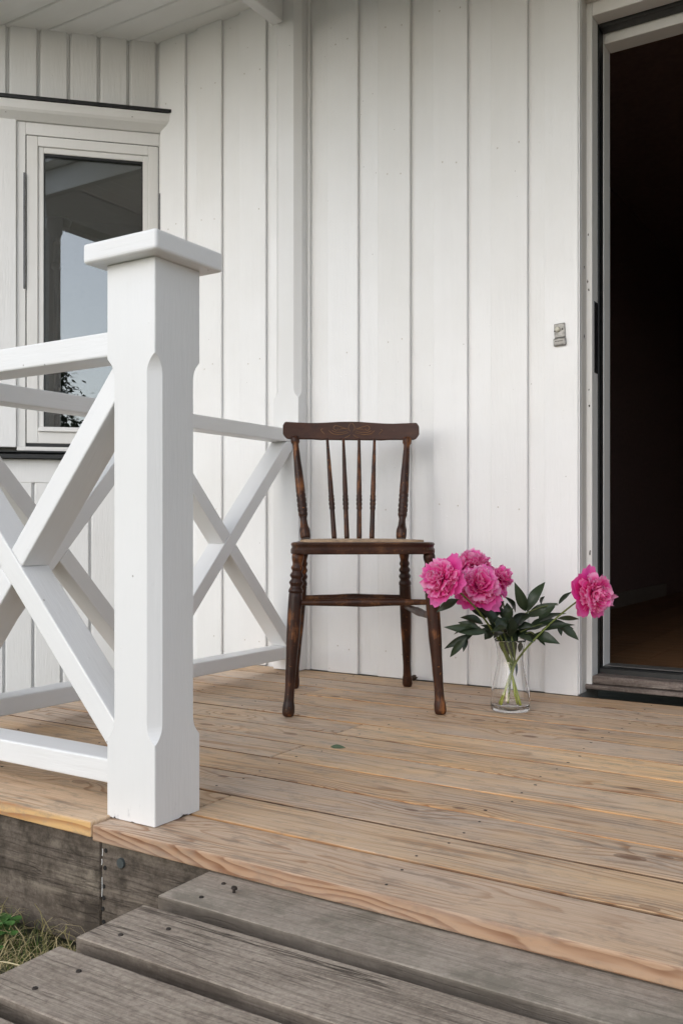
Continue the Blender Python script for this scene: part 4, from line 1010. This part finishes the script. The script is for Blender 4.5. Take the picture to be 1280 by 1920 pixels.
LEAVES = [  # base u,v, tip u,v (photo measure), width px, stem
    (858, 1124, 818, 1148, 15, 0), (911, 1186, 831, 1176, 16, 0), (898, 1179, 858, 1167, 15, 0), (886, 1190, 832, 1217, 13, 0), (874, 1196, 843, 1233, 13, 0), (874, 1196, 868, 1223, 9, 0),
    (912, 1158, 868, 1130, 18, 4), (928, 1155, 945, 1127, 20, 2), (966, 1148, 946, 1119, 15, 3), (985, 1146, 964, 1091, 18, 5), (988, 1147, 1022, 1091, 19, 5), (1014, 1135, 1021, 1118, 11, 5),
    (988, 1156, 1046, 1131, 16, 5), (1010, 1160, 1041, 1137, 18, 5), (988, 1182, 1050, 1164, 21, 5), (1045, 1160, 1086, 1161, 9, 5), (1049, 1172, 1085, 1201, 15, 5), (1046, 1170, 1052, 1193, 9, 5),
    (1000, 1190, 1050, 1208, 18, 5), (1035, 1203, 1049, 1224, 9, 5), (1004, 1193, 1022, 1211, 9, 5), (984, 1186, 1003, 1203, 13, 3), (1047, 1133, 1073, 1109, 11, 5), (925, 1183, 908, 1200, 16, 1),
    (945, 1190, 930, 1155, 18, 1), (955, 1195, 955, 1150, 20, 2), (962, 1192, 978, 1152, 18, 3), (940, 1188, 915, 1162, 17, 4), (968, 1195, 1000, 1172, 16, 5), (950, 1190, 938, 1165, 18, 2), (958, 1185, 972, 1160, 18, 1),
    (948, 1196, 900, 1172, 15, 4), (965, 1200, 985, 1165, 14, 3), (945, 1160, 925, 1135, 13, 4), (955, 1180, 990, 1195, 13, 3), (950, 1178, 918, 1186, 14, 0), (945, 1168, 962, 1140, 15, 2),
    (940, 1178, 905, 1150, 16, 4), (935, 1170, 895, 1140, 15, 0), (958, 1172, 990, 1150, 16, 3), (962, 1182, 1010, 1178, 17, 5), (948, 1188, 925, 1198, 16, 2), (968, 1178, 1000, 1152, 15, 5), (936, 1186, 890, 1186, 13, 1), (955, 1165, 950, 1130, 15, 2), (945, 1195, 965, 1168, 20, 1), (930, 1180, 948, 1158, 18, 0), (965, 1195, 945, 1168, 19, 3), (972, 1192, 1000, 1206, 14, 2),
    (1000, 1170, 1062, 1150, 15, 5), (1008, 1168, 1076, 1180, 14, 5), (1015, 1182, 1078, 1172, 13, 5), (1005, 1188, 1040, 1198, 14, 5), (900, 1176, 850, 1190, 13, 0), (905, 1170, 862, 1158, 13, 0),
    (952, 1170, 930, 1220, 13, 1), (950, 1175, 947, 1232, 14, 2), (962, 1175, 972, 1238, 13, 3), (940, 1185, 937, 1228, 12, 4), (965, 1185, 965, 1225, 13, 5), (972, 1228, 980, 1266, 5, 5)]
for i, (c, ax, rad, b, lab, ninn, ng) in enumerate(BLOOM):
    base = VC + Vector((b[0], b[1], 0.014 if i != 0 else 0.040))
    pe = thing('peony', lab, 'peony', base, group='pink peonies in the glass vase')
    end = make_bloom(pe, Vector(c) - base, ax, rad, 100 + i * 7, ninn, ng)
    neck = Vector((-b[0] * 0.55, -b[1] * 0.55, 0.150 - base.z))
    neck = VC + Vector((-b[0] * 0.45 + (0.012 if i == 5 else 0), -b[1] * 0.45, 0.150)) - base
    mid = neck + (end - neck) * 0.5 + Vector((0, 0, 0.022 if i != 5 else 0.012))
    path = bez([(0, 0, 0), neck * 0.5 + Vector((0.002, -0.001, 0)), neck, mid, end], 6)
    vs, fs, ts = tube_data(path, [0.0036 - 0.0012 * (k / (len(path) - 1)) for k in range(len(path))], 8)
    link('stem', attr_mesh('stem', vs, fs, ts, [prng.random()] * len(vs)), M['stem'], pe)
    for (u0, v0, u1, v1, w, si) in LEAVES:
        if si != i: continue
        dd = {0: 2.50, 1: 2.66, 2: 2.56, 3: 2.64, 4: 2.62, 5: 2.60}[i] + prng.uniform(-0.015, 0.015)
        d2 = dd + prng.uniform(-0.05, 0.03)
        if v1 > 1218 and 920 < u0 < 990: dd = d2 = 2.623 + prng.uniform(-0.012, 0.012)
        inside = v0 > 1200 or (v1 > 1215 and 920 < u0 < 990)
        p0, p1 = spot(u0, v0, dd), spot(u1, v1, d2)
        if inside:
            for p in (p0, p1):
                o_ = Vector((p.x - VC.x, p.y - VC.y)); lim = rz(max(0, min(0.196, p.z))) - 0.012
                if p.z < 0.2 and o_.length > lim: o_ = o_.normalized() * lim; p.x, p.y = VC.x + o_.x, VC.y + o_.y
        make_leaf(pe, p0, p1, w * (1.30 if 900 < u0 < 1000 and v0 > 1150 else 1.12) * dd / f_, prng, prng.uniform(0.05, 0.16))
    # petioles joining the outer leaf groups to their stems
    for (si, a, bb) in ((0, (905, 1188), (872, 1197)), (0, (898, 1140), (858, 1124)), (5, (975, 1185), (1046, 1166)), (5, (985, 1150), (1046, 1134)), (5, (985, 1188), (1004, 1192))):
        if si == i:
            dd = 2.52 if i == 0 else 2.60
            pa, pb = spot(*a, 2.58), spot(*bb, dd); m_ = (pa + pb) / 2 + Vector((0, 0, 0.006))
            vs, fs, ts = tube_data(bez([pa - base, m_ - base, pb - base], 4), 0.0016, 6); link('leaf_stalk', attr_mesh('leaf_stalk', vs, fs, [0.9] * len(ts)), M['stem'], pe)

# ------------------------------------------------------------------ small litter on the deck
gl = thing('fallen_leaf', 'small green fallen leaf lying flat on the deck planks', 'leaf', (-1.145, 1.801, -0.0014))
o = make_leaf(gl, gl.location + Vector((-0.018, -0.006, 0.0012)), gl.location + Vector((0.018, 0.003, 0.0012)), 0.011, random.Random(3), 0.05, 0.0, 0.15)
o.data.materials.clear(); o.data.materials.append(M['fallen'])
dl = thing('dry_leaf', 'crumpled brown dry leaf at the foot of the wall behind the chair', 'leaf', (-1.432, 2.712, 0.0015))
rr = random.Random(9)
for k in range(4):
    vs, fs, ts = petal_grid(0.022, 0.009, R(rr.uniform(40, 95)), R(rr.uniform(-20, 60)), 0.5, 0.12, rr, 4, 5)
    rot = Matrix.Rotation(k * 1.7, 3, 'Z'); zmin = min((rot @ v).z for v in vs)
    link('leaf_flake', attr_mesh('leaf_flake', [rot @ v - Vector((0, 0, zmin)) for v in vs], fs, ts), M['dead'], dl)

# ------------------------------------------------------------------ grass beside the step
def grass():
    rng = random.Random(31); vs, fs, ts, vv = [], [], [], []
    def blade(x, y, z, L, w, az, lean, tv):
        o = len(vs); d = Vector((math.cos(az), math.sin(az), 0)); s = Vector((-d.y, d.x, 0)); p = Vector((x, y, z)); a = lean * 0.4
        for j in range(4):
            t = j / 3; ww = w * (1 - 0.85 * t)
            vs.append(p - s * ww); vs.append(p + s * ww); ts.extend((tv + 0.12 * t,) * 2); vv.extend((0.5, 0.5))
            p = p + (d * math.sin(a) + Vector((0, 0, math.cos(a)))) * L / 3; a += lean * 0.5
        for j in range(3): fs.append((o + 2 * j, o + 2 * j + 1, o + 2 * j + 3, o + 2 * j + 2))
    for k in range(16000):
        if k < 9500: x, y = rng.uniform(-2.0, -0.90), rng.uniform(0.45, 1.118)
        else: x, y = rng.uniform(-3.4, 0.6), rng.uniform(-0.9, 1.11)
        if x > -0.97 and y > 0.54: continue
        green = rng.random()
        if green < 0.50: blade(x, y, -0.25, rng.uniform(0.03, 0.075), rng.uniform(0.0010, 0.0020), rng.uniform(0, 6.28), rng.uniform(0.3, 1.6), rng.uniform(0.1, 0.55))
        else: blade(x, y, rng.uniform(-0.245, -0.205), rng.uniform(0.04, 0.11), rng.uniform(0.0006, 0.0013), rng.uniform(0, 6.28), rng.uniform(1.3, 2.2), rng.uniform(0.62, 0.98))
    tag(link('grass', attr_mesh('grass', vs, fs, ts, vv, False), M['grass']), 'dry and green grass beside the grey step', 'grass', kind='stuff')
grass()
def weed(loc, seed, label, n=11, s=1.0):
    rng = random.Random(seed); t = thing('weed_plant', label, 'plant', loc, group='small green weeds in the grass')
    for k in range(n):
        az = rng.uniform(0, 6.28); h = rng.uniform(0.03, 0.065) * s; rr_ = rng.uniform(0.01, 0.045) * s
        e = Vector((math.cos(az) * rr_, math.sin(az) * rr_, h))
        v, f, tt = tube_data(bez([(0, 0, 0), (e.x * 0.4, e.y * 0.4, h * 0.7), e], 4), 0.0007, 5); link('stalk', attr_mesh('stalk', v, f, tt), M['clover'], t)
        VS, FS, TS = [], [], []
        for q in range(3):
            vs, fs, ts = petal_grid(0.020 * s, 0.009 * s, R(80), R(105), 0.2, 0.03, rng, 4, 5); rot = Matrix.Rotation(az + q * 2.1, 3, 'Z'); o0 = len(VS)
            VS += [rot @ p + e for p in vs]; FS += [tuple(o0 + i for i in g) for g in fs]; TS += ts
        link('leaf', attr_mesh('leaf', VS, FS, TS, [rng.random()] * len(VS)), M['clover'], t)
weed((-1.395, 1.045, -0.25), 1, 'bright green weed against the grey skirting board')
weed((-1.50, 0.98, -0.25), 2, 'green weed at the left edge of the grass', 9)
weed((-1.16, 1.075, -0.25), 3, 'tiny green weed between the skirting and the step', 6, 0.6)
sv, sf, st_ = tube_data(bez([(-0.05, 0.0, 0.0), (0.0, 0.004, 0.012), (0.062, 0.0, 0.02)], 5), 0.0011, 6)
straw = link('straw_stalk', attr_mesh('straw_stalk', sv, sf, st_), mat_plain('pale_straw', (0.55, 0.47, 0.28), 0.6)); straw.location = (-1.215, 0.935, -0.185)
tag(straw, 'single pale straw lying across the grass by the step', 'straw')

# ------------------------------------------------------------------ garden trees (mirrored in the window pane)
def tree(loc, h, rad, seed, label):
    rng = random.Random(seed); t = thing('garden_tree', label, 'tree', loc, group='bushy garden trees')
    turned('trunk', (0, 0, 0), (0, 0, h * 0.8), [(0, 0.10), (0.1, 0.075), (0.5, 0.05), (1, 0.012)], M['bark'], t, 10)
    vs, fs, ts, vv = [], [], [], []
    for k in range(230):
        u = rng.random() ** 0.8; z = h * (0.06 + 0.92 * u); rmax = rad * (1 - u) ** 0.7 * (0.75 + 0.5 * rng.random()); az = rng.uniform(0, 6.28); rr_ = rmax * math.sqrt(rng.random())
        c = Vector((math.cos(az) * rr_, math.sin(az) * rr_, z)); v0 = rng.random()
        for q in range(48):
            p = c + Vector((rng.gauss(0, 0.15), rng.gauss(0, 0.15), rng.gauss(0, 0.12))); d = Vector((rng.gauss(0, 1), rng.gauss(0, 1), rng.gauss(0.2, 0.8))).normalized(); X, Y, _ = frame_of(d); s = rng.uniform(0.07, 0.13); o0 = len(vs)
            vs += [p, p + d * s * 0.5 + X * s * 0.3, p + d * s, p + d * s * 0.5 - X * s * 0.3]; fs.append((o0, o0 + 1, o0 + 2, o0 + 3)); ts += [0.2, 0.5, 0.9, 0.5]; vv += [v0] * 4
    o = link('crown', attr_mesh('crown', vs, fs, ts, vv, False), M['conifer'], t); o['kind'] = 'stuff'
for i, (x, y, h, r_) in enumerate(((5.2, -7.2, 3.7, 1.1), (6.6, -6.2, 4.2, 1.2), (7.9, -7.0, 3.6, 1.3), (4.0, -9.0, 3.4, 1.3), (9.0, -5.0, 4.0, 1.4), (2.4, -10.5, 3.6, 1.5))):
    tree((x, y, -0.25), h, r_, 50 + i, ['bushy garden tree mirrored left in the window pane', 'taller bushy tree mirrored right in the window pane', 'wide garden bush behind the two mirrored trees', 'far garden bush left of the mirrored trees', 'garden tree furthest to the right of the porch', 'low wide bush furthest from the porch'][i])
